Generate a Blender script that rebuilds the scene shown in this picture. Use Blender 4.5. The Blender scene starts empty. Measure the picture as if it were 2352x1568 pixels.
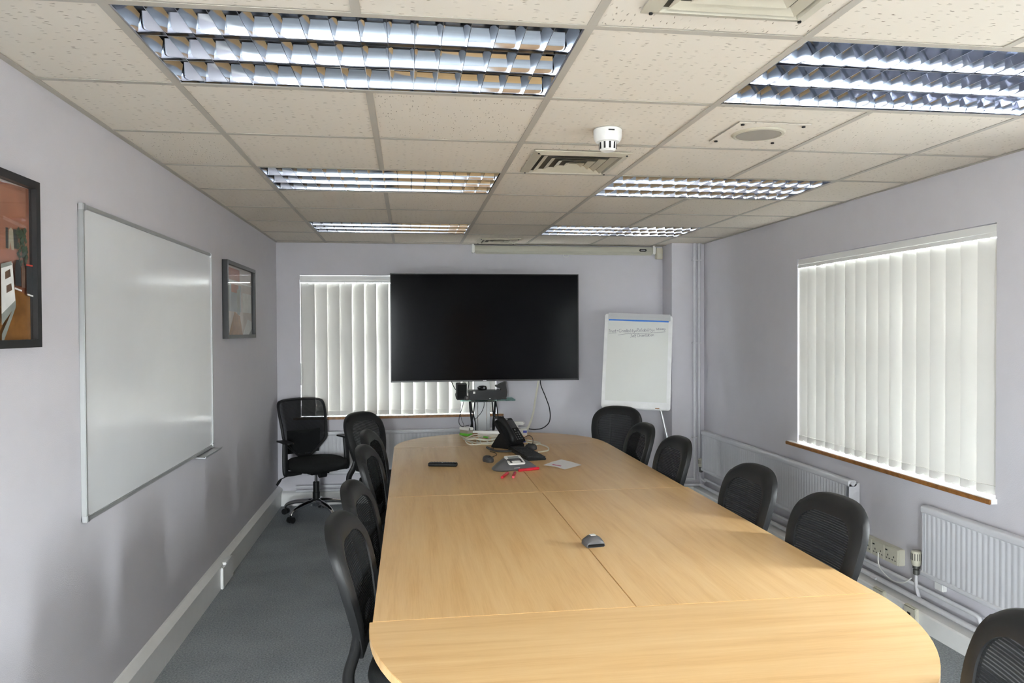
import bpy, bmesh, math, random
from mathutils import Vector, Matrix
random.seed(7)
PI = math.pi
S = bpy.context.scene
C = S.collection

# ------------------------------------------------------------------ camera
CAM_Z = 1.545
YAW, PIT, ROL = 0.13866, 0.01509, -0.004785
cam = bpy.data.cameras.new('camera'); cam.sensor_width = 36.0; cam.lens = 36.0 * 1701.93 / 2352
cam.clip_start = 0.05; cam.clip_end = 200
camo = bpy.data.objects.new('camera', cam); C.objects.link(camo)
fw = Vector((math.sin(YAW) * math.cos(PIT), math.cos(YAW) * math.cos(PIT), -math.sin(PIT)))
rt = Vector((math.cos(YAW), -math.sin(YAW), 0)); up = rt.cross(fw)
r2 = rt * math.cos(ROL) + up * math.sin(ROL); u2 = -rt * math.sin(ROL) + up * math.cos(ROL)
m = Matrix((r2, u2, -fw)).transposed().to_4x4(); m.translation = (0, 0, CAM_Z)
camo.matrix_world = m
S.camera = camo

# ------------------------------------------------------------------ sky, exposure
w = bpy.data.worlds.new('overcast_sky'); S.world = w; w.use_nodes = True
bg = w.node_tree.nodes['Background']
bg.inputs[0].default_value = (0.93, 0.96, 1.0, 1); bg.inputs[1].default_value = 12.0
S.view_settings.view_transform = 'Standard'; S.view_settings.look = 'None'
S.view_settings.gamma = 1.0; S.view_settings.exposure = 2.70; S.view_settings.use_curve_mapping = False
cy = S.cycles
cy.use_denoising = True; cy.max_bounces = 10; cy.diffuse_bounces = 6; cy.glossy_bounces = 5
cy.transmission_bounces = 6; cy.transparent_max_bounces = 12
cy.sample_clamp_indirect = 6.0; cy.caustics_reflective = False; cy.caustics_refractive = False

# room dimensions (metres, floor at z=0, camera at x=y=0)
XL, XR, YB, YR, ZC = -1.158, 2.710, 6.800, -2.20, 2.335
GX, GY = -0.724, 1.900      # ceiling grid origin, 0.6 m module
# windows: (y0, y1, z0, z1) in the right wall; (x0, x1, z0, z1) in the back wall
WR1 = (3.105, 4.885, 0.742, 2.035); WR2 = (-0.75, 1.08, 0.742, 2.035); WR_ADDED = (1.80, 2.22, 0.742, 2.035)  # the last is an added opening, out of view, to brighten the room
WB = (-0.957, 0.80, 0.775, 2.045)
WL_ADDED = (-2.00, -0.60, 0.10, 2.15)      # glazed screen added in the unseen left wall to let in more daylight
WF_ADDED = (-1.12, -0.37, 0.06, 2.24)     # glazing added in the wall behind the camera as extra daylight source
def portal(loc, rot, sx, sy):
    l = bpy.data.lights.new('daylight_portal', 'AREA'); l.shape = 'RECTANGLE'; l.size = sx; l.size_y = sy
    l.cycles.is_portal = True
    o = bpy.data.objects.new('daylight_portal', l); C.objects.link(o); o.location = loc; o.rotation_euler = rot
for q in (WR1, WR2, WR_ADDED):
    portal((XR + .24, (q[0] + q[1]) / 2, (q[2] + q[3]) / 2), (0, PI / 2, 0), q[3] - q[2], q[1] - q[0])
portal(((WB[0] + WB[1]) / 2, YB + .24, (WB[2] + WB[3]) / 2), (-PI / 2, 0, 0), WB[1] - WB[0], WB[3] - WB[2])
portal((XL - .14, (WL_ADDED[0] + WL_ADDED[1]) / 2, (WL_ADDED[2] + WL_ADDED[3]) / 2), (0, -PI / 2, 0), WL_ADDED[3] - WL_ADDED[2], WL_ADDED[1] - WL_ADDED[0])

portal(((WF_ADDED[0] + WF_ADDED[1]) / 2, YR - .14, (WF_ADDED[2] + WF_ADDED[3]) / 2), (PI / 2, 0, 0), WF_ADDED[1] - WF_ADDED[0], WF_ADDED[3] - WF_ADDED[2])

# ------------------------------------------------------------------ materials
def nodes(name):
    mt = bpy.data.materials.new(name); mt.use_nodes = True
    nt = mt.node_tree
    return mt, nt, nt.nodes['Principled BSDF']
def mat(name, col, rough=.5, metal=0., spec=.5, var=0., vscale=30., bump=0., bscale=200., coat=0.):
    mt, nt, b = nodes(name)
    b.inputs['Base Color'].default_value = (*col, 1); b.inputs['Roughness'].default_value = rough
    b.inputs['Metallic'].default_value = metal; b.inputs['Specular IOR Level'].default_value = spec
    b.inputs['Coat Weight'].default_value = coat
    g = nt.nodes.new('ShaderNodeNewGeometry')
    if var:
        n = nt.nodes.new('ShaderNodeTexNoise'); n.inputs['Scale'].default_value = vscale; n.inputs['Detail'].default_value = 4
        r = nt.nodes.new('ShaderNodeValToRGB')
        r.color_ramp.elements[0].position = .3; r.color_ramp.elements[1].position = .7
        r.color_ramp.elements[0].color = (*[c * (1 - var) for c in col], 1)
        r.color_ramp.elements[1].color = (*[min(1, c * (1 + var)) for c in col], 1)
        nt.links.new(g.outputs['Position'], n.inputs['Vector']); nt.links.new(n.outputs['Fac'], r.inputs['Fac'])
        nt.links.new(r.outputs['Color'], b.inputs['Base Color'])
    if bump:
        n = nt.nodes.new('ShaderNodeTexNoise'); n.inputs['Scale'].default_value = bscale; n.inputs['Detail'].default_value = 3
        bp = nt.nodes.new('ShaderNodeBump'); bp.inputs['Strength'].default_value = bump; bp.inputs['Distance'].default_value = .002
        nt.links.new(g.outputs['Position'], n.inputs['Vector']); nt.links.new(n.outputs['Fac'], bp.inputs['Height'])
        nt.links.new(bp.outputs['Normal'], b.inputs['Normal'])
    return mt
M = {}
M['wall'] = mat('wall_paint', (.62, .605, .645), .75, spec=.25, var=.012, vscale=9, bump=.35, bscale=260)
M['gloss_white'] = mat('gloss_paint', (.84, .84, .83), .35, var=.02, vscale=12)
M['rad'] = mat('radiator_paint', (.64, .645, .68), .4, var=.02, vscale=12)
M['pipe'] = mat('pipe_paint', (.66, .66, .69), .4, var=.04, vscale=25)
M['upvc'] = mat('window_frame_white', (.82, .83, .84), .35)
M['tbar'] = mat('ceiling_grid_steel', (.46, .425, .365), .5, spec=.3)
M['black_plastic'] = mat('black_plastic', (.009, .0095, .0105), .42, spec=.3)
M['frame_plastic'] = mat('chair_shell_plastic', (.0135, .014, .0148), .42, spec=.35, bump=.15, bscale=900)
M['fabric'] = mat('black_seat_fabric', (.017, .018, .018), .9, spec=.15, var=.25, vscale=300)
M['chrome'] = mat('chrome', (.75, .75, .77), .12, metal=1.)
M['alu'] = mat('brushed_aluminium', (.56, .57, .58), .38, metal=.85)
M['alu_matt'] = mat('satin_aluminium_frame', (.42, .43, .43), .45, metal=.5)
M['board'] = mat('whiteboard_enamel', (.72, .735, .75), .15, spec=.5, var=.012, vscale=6)
M['frame_black'] = mat('picture_frame_black', (.014, .014, .015), .35)
M['cream'] = mat('cream_plastic', (.62, .60, .50), .4)
M['white_plastic'] = mat('white_plastic', (.80, .80, .78), .35)
M['slot'] = mat('dark_slot', (.01, .01, .01), .7)
M['screen_case'] = mat('screen_housing', (.50, .49, .41), .45)
M['tv_case'] = mat('tv_bezel', (.015, .015, .017), .35)
M['tv_screen'] = mat('tv_screen', (.005, .005, .006), .12, spec=.05)
M['lcd'] = mat('lcd_grey', (.28, .30, .30), .3)
M['dark_grey'] = mat('charcoal_plastic', (.055, .055, .058), .45, spec=.4)
M['mid_grey'] = mat('graphite_plastic', (.10, .10, .105), .42)
M['key'] = mat('black_keys', (.03, .031, .033), .4)
M['white_cable'] = mat('white_cable', (.74, .72, .62), .45)
M['black_cable'] = mat('black_cable', (.008, .008, .009), .5, spec=.3)
M['red'] = mat('red_marker', (.60, .012, .03), .35)
M['red_dark'] = mat('red_marker_cap', (.50, .008, .022), .35)
M['paper'] = mat('paper', (.82, .82, .83), .8, spec=.1)
M['pad'] = mat('flip_chart_paper', (.74, .75, .72), .8, spec=.1, var=.015, vscale=4)
M['pink_ink'] = mat('pink_ink', (.55, .06, .20), .7)
M['ink'] = mat('marker_ink', (.20, .20, .25), .8, spec=.1)
M['blue'] = mat('blue_strip', (.05, .22, .72), .4)
M['blue_label'] = mat('blue_label', (.05, .07, .42), .5)
M['green'] = mat('green_plastic', (.16, .60, .06), .4)
M['brown_box'] = mat('brown_card', (.30, .14, .05), .7)
M['table_steel'] = mat('table_leg_steel', (.42, .43, .44), .4, metal=.4)
M['plywood'] = mat('plywood', (.48, .30, .13), .5, var=.1, vscale=20)
M['brass'] = mat('valve_metal', (.16, .16, .15), .4, metal=.7)
M['sill_top'] = mat('sill_white', (.82, .82, .82), .3, var=.05, vscale=14)
M['vent'] = mat('vent_enamel', (.52, .48, .38), .45, var=.05, vscale=8)
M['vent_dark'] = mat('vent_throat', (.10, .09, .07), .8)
M['grille'] = mat('speaker_grille', (.36, .33, .28), .6)
M['tube'] = mat('fluorescent_tube_glass', (.86, .86, .84), .2)
M['slab'] = mat('soffit', (.20, .19, .18), .9)
M['outside'] = mat('tarmac', (.26, .26, .25), .9, var=.1, vscale=2)
M['sensor'] = mat('sensor_cream', (.62, .58, .47), .4)
M['door'] = mat('door_veneer', (.42, .27, .15), .4, var=.08, vscale=6)

def wood(name, along):
    mt, nt, b = nodes(name)
    g = nt.nodes.new('ShaderNodeNewGeometry'); L = nt.links.new
    mp = nt.nodes.new('ShaderNodeMapping'); mp.inputs['Scale'].default_value = (22, 1.3, 4) if along == 'y' else (1.3, 22, 4)
    L(g.outputs['Position'], mp.inputs['Vector'])
    n1 = nt.nodes.new('ShaderNodeTexNoise'); n1.inputs['Scale'].default_value = 1.2; n1.inputs['Detail'].default_value = 5; n1.inputs['Distortion'].default_value = .55
    L(mp.outputs['Vector'], n1.inputs['Vector'])
    mp2 = nt.nodes.new('ShaderNodeMapping'); mp2.inputs['Scale'].default_value = (130, 5, 4) if along == 'y' else (5, 130, 4)
    L(g.outputs['Position'], mp2.inputs['Vector'])
    n2 = nt.nodes.new('ShaderNodeTexNoise'); n2.inputs['Scale'].default_value = 2.0; n2.inputs['Detail'].default_value = 3
    L(mp2.outputs['Vector'], n2.inputs['Vector'])
    mx = nt.nodes.new('ShaderNodeMath'); mx.operation = 'MULTIPLY_ADD'; mx.inputs[1].default_value = .38; 
    L(n2.outputs['Fac'], mx.inputs[0]); L(n1.outputs['Fac'], mx.inputs[2])
    r = nt.nodes.new('ShaderNodeValToRGB'); e = r.color_ramp.elements
    e[0].position = .40; e[0].color = (.68, .41, .17, 1); e[1].position = 1.0; e[1].color = (.84, .585, .30, 1)
    k = r.color_ramp.elements.new(.66); k.color = (.775, .505, .235, 1)
    L(mx.outputs[0], r.inputs['Fac']); L(r.outputs['Color'], b.inputs['Base Color'])
    b.inputs['Roughness'].default_value = .33; b.inputs['Specular IOR Level'].default_value = .42
    return mt
M['wood_y'] = wood('beech_laminate_lengthwise', 'y'); M['wood_x'] = wood('beech_laminate_crosswise', 'x')
M['edge'] = mat('beech_edge_band', (.60, .42, .22), .4)
M['sill_wood'] = mat('worn_wood_edge', (.30, .13, .035), .45, var=.35, vscale=40)

def carpet():
    mt, nt, b = nodes('grey_carpet'); L = nt.links.new
    g = nt.nodes.new('ShaderNodeNewGeometry')
    n1 = nt.nodes.new('ShaderNodeTexNoise'); n1.inputs['Scale'].default_value = 120; n1.inputs['Detail'].default_value = 4
    n2 = nt.nodes.new('ShaderNodeTexNoise'); n2.inputs['Scale'].default_value = 3; n2.inputs['Detail'].default_value = 3
    L(g.outputs['Position'], n1.inputs['Vector']); L(g.outputs['Position'], n2.inputs['Vector'])
    ad = nt.nodes.new('ShaderNodeMath'); ad.operation = 'MULTIPLY_ADD'; ad.inputs[1].default_value = .35
    L(n2.outputs['Fac'], ad.inputs[0]); L(n1.outputs['Fac'], ad.inputs[2])
    r = nt.nodes.new('ShaderNodeValToRGB'); e = r.color_ramp.elements
    e[0].position = .42; e[0].color = (.17, .188, .203, 1); e[1].position = .95; e[1].color = (.42, .45, .475, 1)
    L(ad.outputs[0], r.inputs['Fac']); L(r.outputs['Color'], b.inputs['Base Color'])
    bp = nt.nodes.new('ShaderNodeBump'); bp.inputs['Strength'].default_value = .5; bp.inputs['Distance'].default_value = .004
    L(n1.outputs['Fac'], bp.inputs['Height']); L(bp.outputs['Normal'], b.inputs['Normal'])
    b.inputs['Roughness'].default_value = .95; b.inputs['Specular IOR Level'].default_value = .1
    return mt
M['carpet'] = carpet()

def tile_mat(name, along):
    """mineral-fibre tile: pale cream with short dark fissures"""
    mt, nt, b = nodes(name); L = nt.links.new
    g = nt.nodes.new('ShaderNodeNewGeometry')
    nz = nt.nodes.new('ShaderNodeTexNoise'); nz.inputs['Scale'].default_value = 45; nz.inputs['Detail'].default_value = 2
    L(g.outputs['Position'], nz.inputs['Vector'])
    wob = nt.nodes.new('ShaderNodeVectorMath'); wob.operation = 'MULTIPLY_ADD'
    wob.inputs[1].default_value = (.016, .016, 0); L(nz.outputs['Color'], wob.inputs[0]); L(g.outputs['Position'], wob.inputs[2])
    mp = nt.nodes.new('ShaderNodeMapping'); mp.inputs['Scale'].default_value = (30, 105, 0) if along == 'x' else (105, 30, 0)
    L(wob.outputs[0], mp.inputs['Vector'])
    v = nt.nodes.new('ShaderNodeTexVoronoi'); v.inputs['Scale'].default_value = 1.0; v.inputs['Randomness'].default_value = 1
    v.voronoi_dimensions = '2D'; L(mp.outputs['Vector'], v.inputs['Vector'])
    lt = nt.nodes.new('ShaderNodeMapRange'); lt.inputs[1].default_value = .12; lt.inputs[2].default_value = .22; lt.inputs[3].default_value = 1; lt.inputs[4].default_value = 0
    L(v.outputs['Distance'], lt.inputs[0])
    sp = nt.nodes.new('ShaderNodeSeparateColor'); L(v.outputs['Color'], sp.inputs[0])
    gt = nt.nodes.new('ShaderNodeMath'); gt.operation = 'GREATER_THAN'; gt.inputs[1].default_value = .70; L(sp.outputs[0], gt.inputs[0])
    ml = nt.nodes.new('ShaderNodeMath'); ml.operation = 'MULTIPLY'; L(lt.outputs[0], ml.inputs[0]); L(gt.outputs[0], ml.inputs[1])
    ml2 = nt.nodes.new('ShaderNodeMath'); ml2.operation = 'MULTIPLY'; L(ml.outputs[0], ml2.inputs[0]); L(sp.outputs[1], ml2.inputs[1])
    mx = nt.nodes.new('ShaderNodeMix'); mx.data_type = 'RGBA'
    mx.inputs[6].default_value = (.735, .675, .585, 1); mx.inputs[7].default_value = (.30, .25, .19, 1)
    L(ml2.outputs[0], mx.inputs[0]); L(mx.outputs[2], b.inputs['Base Color'])
    bp = nt.nodes.new('ShaderNodeBump'); bp.inputs['Strength'].default_value = .6; bp.inputs['Distance'].default_value = .002; bp.invert = True
    L(ml.outputs[0], bp.inputs['Height']); L(bp.outputs['Normal'], b.inputs['Normal'])
    b.inputs['Roughness'].default_value = .9; b.inputs['Specular IOR Level'].default_value = .1
    return mt
M['tile_x'] = tile_mat('fissured_ceiling_tile_crosswise', 'x'); M['tile_y'] = tile_mat('fissured_ceiling_tile_lengthwise', 'y')

def mixed(name, build):
    mt = bpy.data.materials.new(name); mt.use_nodes = True; nt = mt.node_tree
    nt.nodes.remove(nt.nodes['Principled BSDF']); out = nt.nodes['Material Output']
    nt.links.new(build(nt), out.inputs['Surface']); return mt
def sh(nt, kind, col=None, rough=None):
    n = nt.nodes.new(kind)
    if col: n.inputs['Color'].default_value = (*col, 1)
    if rough is not None: n.inputs['Roughness'].default_value = rough
    return n
def mixs(nt, f, a, b):
    n = nt.nodes.new('ShaderNodeMixShader'); n.inputs[0].default_value = f
    nt.links.new(a.outputs[0], n.inputs[1]); nt.links.new(b.outputs[0], n.inputs[2]); return n
def blind_build(trans, clear):
    def f(nt):
        d = sh(nt, 'ShaderNodeBsdfDiffuse', (.72, .71, .68)); t = sh(nt, 'ShaderNodeBsdfTranslucent', (.84, .835, .81))
        c = sh(nt, 'ShaderNodeBsdfTransparent', (.95, .93, .86))
        a = mixs(nt, trans, d, t); return mixs(nt, clear, a, c).outputs[0]
    return f
M['slat'] = mixed('blind_fabric', blind_build(.040, .005))
M['slat_hem'] = mixed('blind_fabric_hem', blind_build(.02, 0.))
M['glass'] = mixed('window_glass', lambda nt: mixs(nt, .06, sh(nt, 'ShaderNodeBsdfTransparent', (.95, .97, .96)), sh(nt, 'ShaderNodeBsdfGlossy', (1, 1, 1), .02)).outputs[0])
M['shelf_glass'] = mixed('tinted_shelf_glass', lambda nt: mixs(nt, .12, sh(nt, 'ShaderNodeBsdfTransparent', (.45, .62, .58)), sh(nt, 'ShaderNodeBsdfGlossy', (.8, .9, .9), .03)).outputs[0])
M['picture_glass'] = mixed('picture_glass', lambda nt: mixs(nt, .10, sh(nt, 'ShaderNodeBsdfTransparent', (.97, .97, .97)), sh(nt, 'ShaderNodeBsdfGlossy', (1, 1, 1), .02)).outputs[0])
def mesh_build(clear, pitch):
    """woven chair mesh: horizontal threads, partly see-through"""
    def f(nt):
        L = nt.links.new
        tc = nt.nodes.new('ShaderNodeTexCoord'); sp = nt.nodes.new('ShaderNodeSeparateXYZ'); L(tc.outputs['Object'], sp.inputs[0])
        ml = nt.nodes.new('ShaderNodeMath'); ml.operation = 'MULTIPLY'; ml.inputs[1].default_value = 2 * PI / pitch; L(sp.outputs['Z'], ml.inputs[0])
        sn = nt.nodes.new('ShaderNodeMath'); sn.operation = 'SINE'; L(ml.outputs[0], sn.inputs[0])
        mr = nt.nodes.new('ShaderNodeMapRange'); mr.inputs[1].default_value = .1; mr.inputs[2].default_value = .8
        mr.inputs[3].default_value = clear * .35; mr.inputs[4].default_value = clear * 1.9; L(sn.outputs[0], mr.inputs[0])
        d = sh(nt, 'ShaderNodeBsdfDiffuse', (.020, .021, .022)); t = sh(nt, 'ShaderNodeBsdfTransparent', (1, 1, 1))
        mx = nt.nodes.new('ShaderNodeMixShader'); L(mr.outputs[0], mx.inputs[0]); L(d.outputs[0], mx.inputs[1]); L(t.outputs[0], mx.inputs[2])
        return mx.outputs[0]
    return f
M['mesh'] = mixed('chair_mesh_fabric', mesh_build(.10, .0085))
M['mesh2'] = mixed('task_chair_mesh_fabric', mesh_build(.14, .004))
M['louvre'] = mat('louvre_mirror', (.50, .52, .57), .07, metal=1.)
M['reflector'] = mat('lamp_reflector', (.20, .21, .23), .15, metal=1.)

# ------------------------------------------------------------------ mesh helpers
class MB:
    def __init__(s): s.v = []; s.f = []; s.mi = []
    def add(s, vs, fs, mi=0):
        b = len(s.v); s.v += [tuple(p) for p in vs]; s.f += [tuple(b + i for i in q) for q in fs]; s.mi += [mi] * len(fs); return s
    def box(s, x0, x1, y0, y1, z0, z1, mi=0):
        v = [(x, y, z) for z in (z0, z1) for y in (y0, y1) for x in (x0, x1)]
        return s.add(v, [(0, 2, 3, 1), (4, 5, 7, 6), (0, 1, 5, 4), (2, 6, 7, 3), (0, 4, 6, 2), (1, 3, 7, 5)], mi)
    def prism(s, poly, z0, z1, mi=0):
        n = len(poly)
        v = [(x, y, z0) for x, y in poly] + [(x, y, z1) for x, y in poly]
        return s.add(v, [tuple(range(n))[::-1], tuple(range(n, 2 * n))] + [(i, (i + 1) % n, n + (i + 1) % n, n + i) for i in range(n)], mi)
    def loft(s, rings, closed=True, cap0=False, cap1=False, mi=0):
        n = len(rings[0]); v = [p for r in rings for p in r]; f = []
        for k in range(len(rings) - 1):
            for i in range(n if closed else n - 1):
                j = (i + 1) % n
                f.append((k * n + i, k * n + j, (k + 1) * n + j, (k + 1) * n + i))
        if cap0: f.append(tuple(range(n))[::-1])
        if cap1: f.append(tuple((len(rings) - 1) * n + i for i in range(n)))
        return s.add(v, f, mi)
    def tube(s, pts, r, n=8, smooth=0, squash=None, mi=0):
        pts = [Vector(p) for p in pts]
        if smooth: pts = spline(pts, smooth)
        rs = r if isinstance(r, (list, tuple)) else [r] * len(pts)
        if len(rs) != len(pts): rs = [interp(rs, i / (len(pts) - 1)) for i in range(len(pts))]
        t0 = (pts[1] - pts[0]).normalized()
        a = Vector((0, 0, 1)) if abs(t0.z) < .9 else Vector((1, 0, 0))
        nrm = (a - t0 * a.dot(t0)).normalized(); rings = []
        for i, p in enumerate(pts):
            if i == 0: t = t0
            elif i == len(pts) - 1: t = (p - pts[i - 1]).normalized()
            else: t = ((pts[i + 1] - p).normalized() + (p - pts[i - 1]).normalized()).normalized()
            nrm = (nrm - t * nrm.dot(t)).normalized(); bn = t.cross(nrm)
            q = squash or 1
            rings.append([p + nrm * (rs[i] * math.cos(2 * PI * k / n)) + bn * (rs[i] * q * math.sin(2 * PI * k / n)) for k in range(n)])
        return s.loft(rings, True, True, True, mi)
    def cyl(s, p0, p1, r, n=16, mi=0): return s.tube([p0, p1], r, n, mi=mi)
    def lathe(s, prof, n=24, c=(0, 0, 0), mi=0):
        rings = [[(c[0] + r * math.cos(2 * PI * k / n), c[1] + r * math.sin(2 * PI * k / n), c[2] + z) for k in range(n)] for r, z in prof]
        return s.loft(rings, True, True, True, mi)
    def xf(s, mtx): s.v = [tuple(mtx @ Vector(p)) for p in s.v]; return s
    def mesh(s, name, mats, smooth=35, bevel=0):
        me = bpy.data.meshes.new(name); me.from_pydata(s.v, [], s.f)
        for mt in (mats if isinstance(mats, (list, tuple)) else [mats]): me.materials.append(mt)
        if any(s.mi): me.polygons.foreach_set('material_index', s.mi)
        bm = bmesh.new(); bm.from_mesh(me)
        bmesh.ops.recalc_face_normals(bm, faces=bm.faces)
        if bevel:
            ed = [e for e in bm.edges if len(e.link_faces) == 2 and e.calc_face_angle(0) > .6]
            bmesh.ops.bevel(bm, geom=ed, offset=bevel, segments=2, affect='EDGES', clamp_overlap=True)
        bm.to_mesh(me); bm.free()
        if smooth:
            me.polygons.foreach_set('use_smooth', [True] * len(me.polygons)); me.set_sharp_from_angle(angle=math.radians(smooth))
        me.update(); return me
def interp(l, t):
    x = t * (len(l) - 1); i = min(int(x), len(l) - 2); return l[i] + (l[i + 1] - l[i]) * (x - i)
def spline(p, k):
    out = []; n = len(p)
    for i in range(n - 1):
        a, b, c, d = p[max(i - 1, 0)], p[i], p[i + 1], p[min(i + 2, n - 1)]
        for j in range(k):
            t = j / k
            out.append(.5 * ((2 * b) + (c - a) * t + (2 * a - 5 * b + 4 * c - d) * t * t + (3 * b - a - 3 * c + d) * t ** 3))
    out.append(p[-1]); return out
def rrect(x0, x1, y0, y1, r, n=5):
    o = []
    for cx, cyy, a in ((x1 - r, y1 - r, 0), (x0 + r, y1 - r, 90), (x0 + r, y0 + r, 180), (x1 - r, y0 + r, 270)):
        for k in range(n + 1):
            t = math.radians(a + 90 * k / n); o.append((cx + r * math.cos(t), cyy + r * math.sin(t)))
    return o

# ------------------------------------------------------------------ object helpers
def tag(o, label=None, cat=None, group=None, kind=None):
    for k, v in (('label', label), ('category', cat), ('group', group), ('kind', kind)):
        if v: o[k] = v
    return o
def obj(name, me, parent=None, loc=(0, 0, 0), rot=(0, 0, 0)):
    o = bpy.data.objects.new(name, me); C.objects.link(o); o.parent = parent; o.location = loc; o.rotation_euler = rot; return o
def thing(name, label, cat, loc=(0, 0, 0), rz=0, group=None):
    return tag(obj(name, None, None, loc, (0, 0, rz)), label, cat, group)
def part(name, mb, mt, parent, bevel=0, smooth=35, world=False, label=None):
    """a part; world=True: the vertices are given in room coordinates (parent unrotated)"""
    if world:
        o = Vector(parent.location)
        if parent.parent: o = o + Vector(parent.parent.location)
        mb.v = [tuple(Vector(p) - o) for p in mb.v]
    r = obj(name, mb.mesh(name, mt, smooth, bevel), parent)
    if label: r['label'] = label
    return r
def single(name, mb, mt, label, cat, group=None, bevel=0, smooth=35):
    """a thing of one mesh, vertices in room coordinates; origin moved to its base centre"""
    xs, ys, zs = zip(*mb.v); o = Vector(((min(xs) + max(xs)) / 2, (min(ys) + max(ys)) / 2, min(zs)))
    mb.v = [tuple(Vector(p) - o) for p in mb.v]
    return tag(obj(name, mb.mesh(name, mt, smooth, bevel), None, o), label, cat, group)
def struct(name, mb, mt, bevel=0, smooth=0):
    return tag(obj(name, mb.mesh(name, mt, smooth, bevel)), kind='structure')
def copy_tree(o, parent=None):
    c = o.copy(); C.objects.link(c); c.parent = parent
    for ch in list(o.children): copy_tree(ch, c)
    return c

# ================================================================== SETTING
T = .30
b = MB(); b.box(XL - .02, XR + .02, YR, YB + .02, -.05, 0); struct('floor', b, M['carpet'])
b = MB(); b.box(-30, 30, -30, 36, -.40, -.30); struct('ground', b, M['outside'])
b = MB(); b.box(XL - T, XR + T, YR - T, YB + T, ZC + .16, ZC + .30); ceiling = struct('ceiling', b, M['slab'])
def wall_y(name, x0, x1, holes, ya, yb_):
    """wall in a y-z plane with openings (y0,y1,z0,z1)"""
    mb = MB(); y = ya
    for (a, c, z0, z1) in sorted(holes):
        mb.box(x0, x1, y, a, -.3, ZC + .3); mb.box(x0, x1, a, c, -.3, z0); mb.box(x0, x1, a, c, z1, ZC + .3); y = c
    mb.box(x0, x1, y, yb_, -.3, ZC + .3); return struct(name, mb, M['wall'])
wall_y('wall_right', XR, XR + T, [WR1, WR2, WR_ADDED], YR - T, YB + T)
wall_y('wall_left', XL - T, XL, [WL_ADDED], YR - T, YB + T)
b = MB()
b.box(XL, WB[0], YB, YB + T, -.3, ZC + .3); b.box(WB[1], XR, YB, YB + T, -.3, ZC + .3)
b.box(WB[0], WB[1], YB, YB + T, -.3, WB[2]); b.box(WB[0], WB[1], YB, YB + T, WB[3], ZC + .3)
struct('wall_back', b, M['wall'])
b = MB(); b.box(XL, WF_ADDED[0], YR - T, YR, -.3, ZC + .3); b.box(WF_ADDED[1], XR, YR - T, YR, -.3, ZC + .3)
b.box(WF_ADDED[0], WF_ADDED[1], YR - T, YR, -.3, WF_ADDED[2]); b.box(WF_ADDED[0], WF_ADDED[1], YR - T, YR, WF_ADDED[3], ZC + .3); struct('wall_front', b, M['wall'])
b = MB(); b.box(2.40, XR, 6.55, YB, 0, ZC + .1); struct('wall_corner_boxing', b, M['wall'])

# --- skirting
def skirt(name, poly, axis, a, c):
    mb = MB(); n = len(poly)
    ring = lambda t: [(x, t, z) if axis == 'y' else (t, x, z) for x, z in poly]
    mb.loft([ring(a), ring(c)], True, True, True); return struct(name, mb, M['gloss_white'])
skirt('baseboard_left', [(XL, 0), (XL + .034, 0), (XL + .038, .142), (XL + .010, .168), (XL, .170)], 'y', YR, YB)
skirt('baseboard_right', [(XR, 0), (XR - .125, 0), (XR - .125, .086), (XR - .115, .092), (XR, .092)], 'y', YR, YB)
skirt('baseboard_back', [(YB, 0), (YB - .055, 0), (YB - .055, .100), (YB - .045, .112), (YB, .125)], 'x', XL, XR)
b = MB(); b.box(2.345, XR - .12, 6.50, 6.56, 0, .10); struct('baseboard_corner', b, M['gloss_white'], bevel=.004)
# joint strips and the cover box on the left skirting
for y in (4.93, 3.60):
    b = MB(); b.box(XL + .005, XL + .0352, y, y + .004, .0, .1435); struct('trim_1', b, M['gloss_white'])
cb = thing('cable_cover_box', 'small white junction cover clipped to the left skirting board', 'junction box', (XL + .05, 4.72, .0))
b = MB(); b.box(XL + .036, XL + .052, 4.60, 4.86, .005, .135); part('cover', b, M['gloss_white'], cb, .004, world=True)
b = MB(); b.box(XL + .03, XL + .056, 4.66, 4.80, .135, .15); part('lip', b, M['gloss_white'], cb, .003, world=True)

# --- windows
def window_frame(name, axis, a0, a1, z0, z1, depth, mullions, transom):
    """frame, mullions, transom rails and panes of a window set back in its opening"""
    root = tag(obj(name, None, None, (XR + depth, (a0 + a1) / 2, z0) if axis == 'y' else ((a0 + a1) / 2, YB + depth, z0)), kind='structure')
    def bx(p0, p1, q0, q1, t0=0., t1=.06):
        mb = MB()
        if axis == 'y': mb.box(XR + depth + t0, XR + depth + t1, p0, p1, q0, q1)
        else: mb.box(p0, p1, YB + depth + t0, YB + depth + t1, q0, q1)
        return mb
    fr = .055
    mb = bx(a0, a1, z0, z0 + fr)
    for x in (bx(a0, a1, z1 - fr, z1), bx(a0, a0 + fr, z0, z1), bx(a1 - fr, a1, z0, z1)): mb.add(x.v, x.f)
    part('window_frame', mb, M['upvc'], root, world=True)
    xs = [a0 + fr] + [v for mm in mullions for v in (mm - .035, mm + .035)] + [a1 - fr]
    for mm in mullions: part('mullion', bx(mm - .035, mm + .035, z0 + fr, z1 - fr), M['upvc'], root, world=True)
    for k in range(0, len(xs), 2):
        zz = [z0 + fr, z1 - fr]
        if transom: 
            part('transom', bx(xs[k], xs[k + 1], transom - .03, transom + .03), M['upvc'], root, world=True)
            zz = [z0 + fr, transom - .03, transom + .03, z1 - fr]
        for j in range(0, len(zz), 2):
            part('pane', bx(xs[k], xs[k + 1], zz[j], zz[j + 1], .025, .031), M['glass'], root, world=True)
window_frame('window_1', 'y', *WR1, .14, [3.70, 4.30], 1.47)
window_frame('window_2', 'y', *WR2, .14, [-.14, .47], 1.47)
window_frame('window_added_right', 'y', *WR_ADDED, .14, [], 1.47)  # added window without blind, out of view, for more daylight
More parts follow.
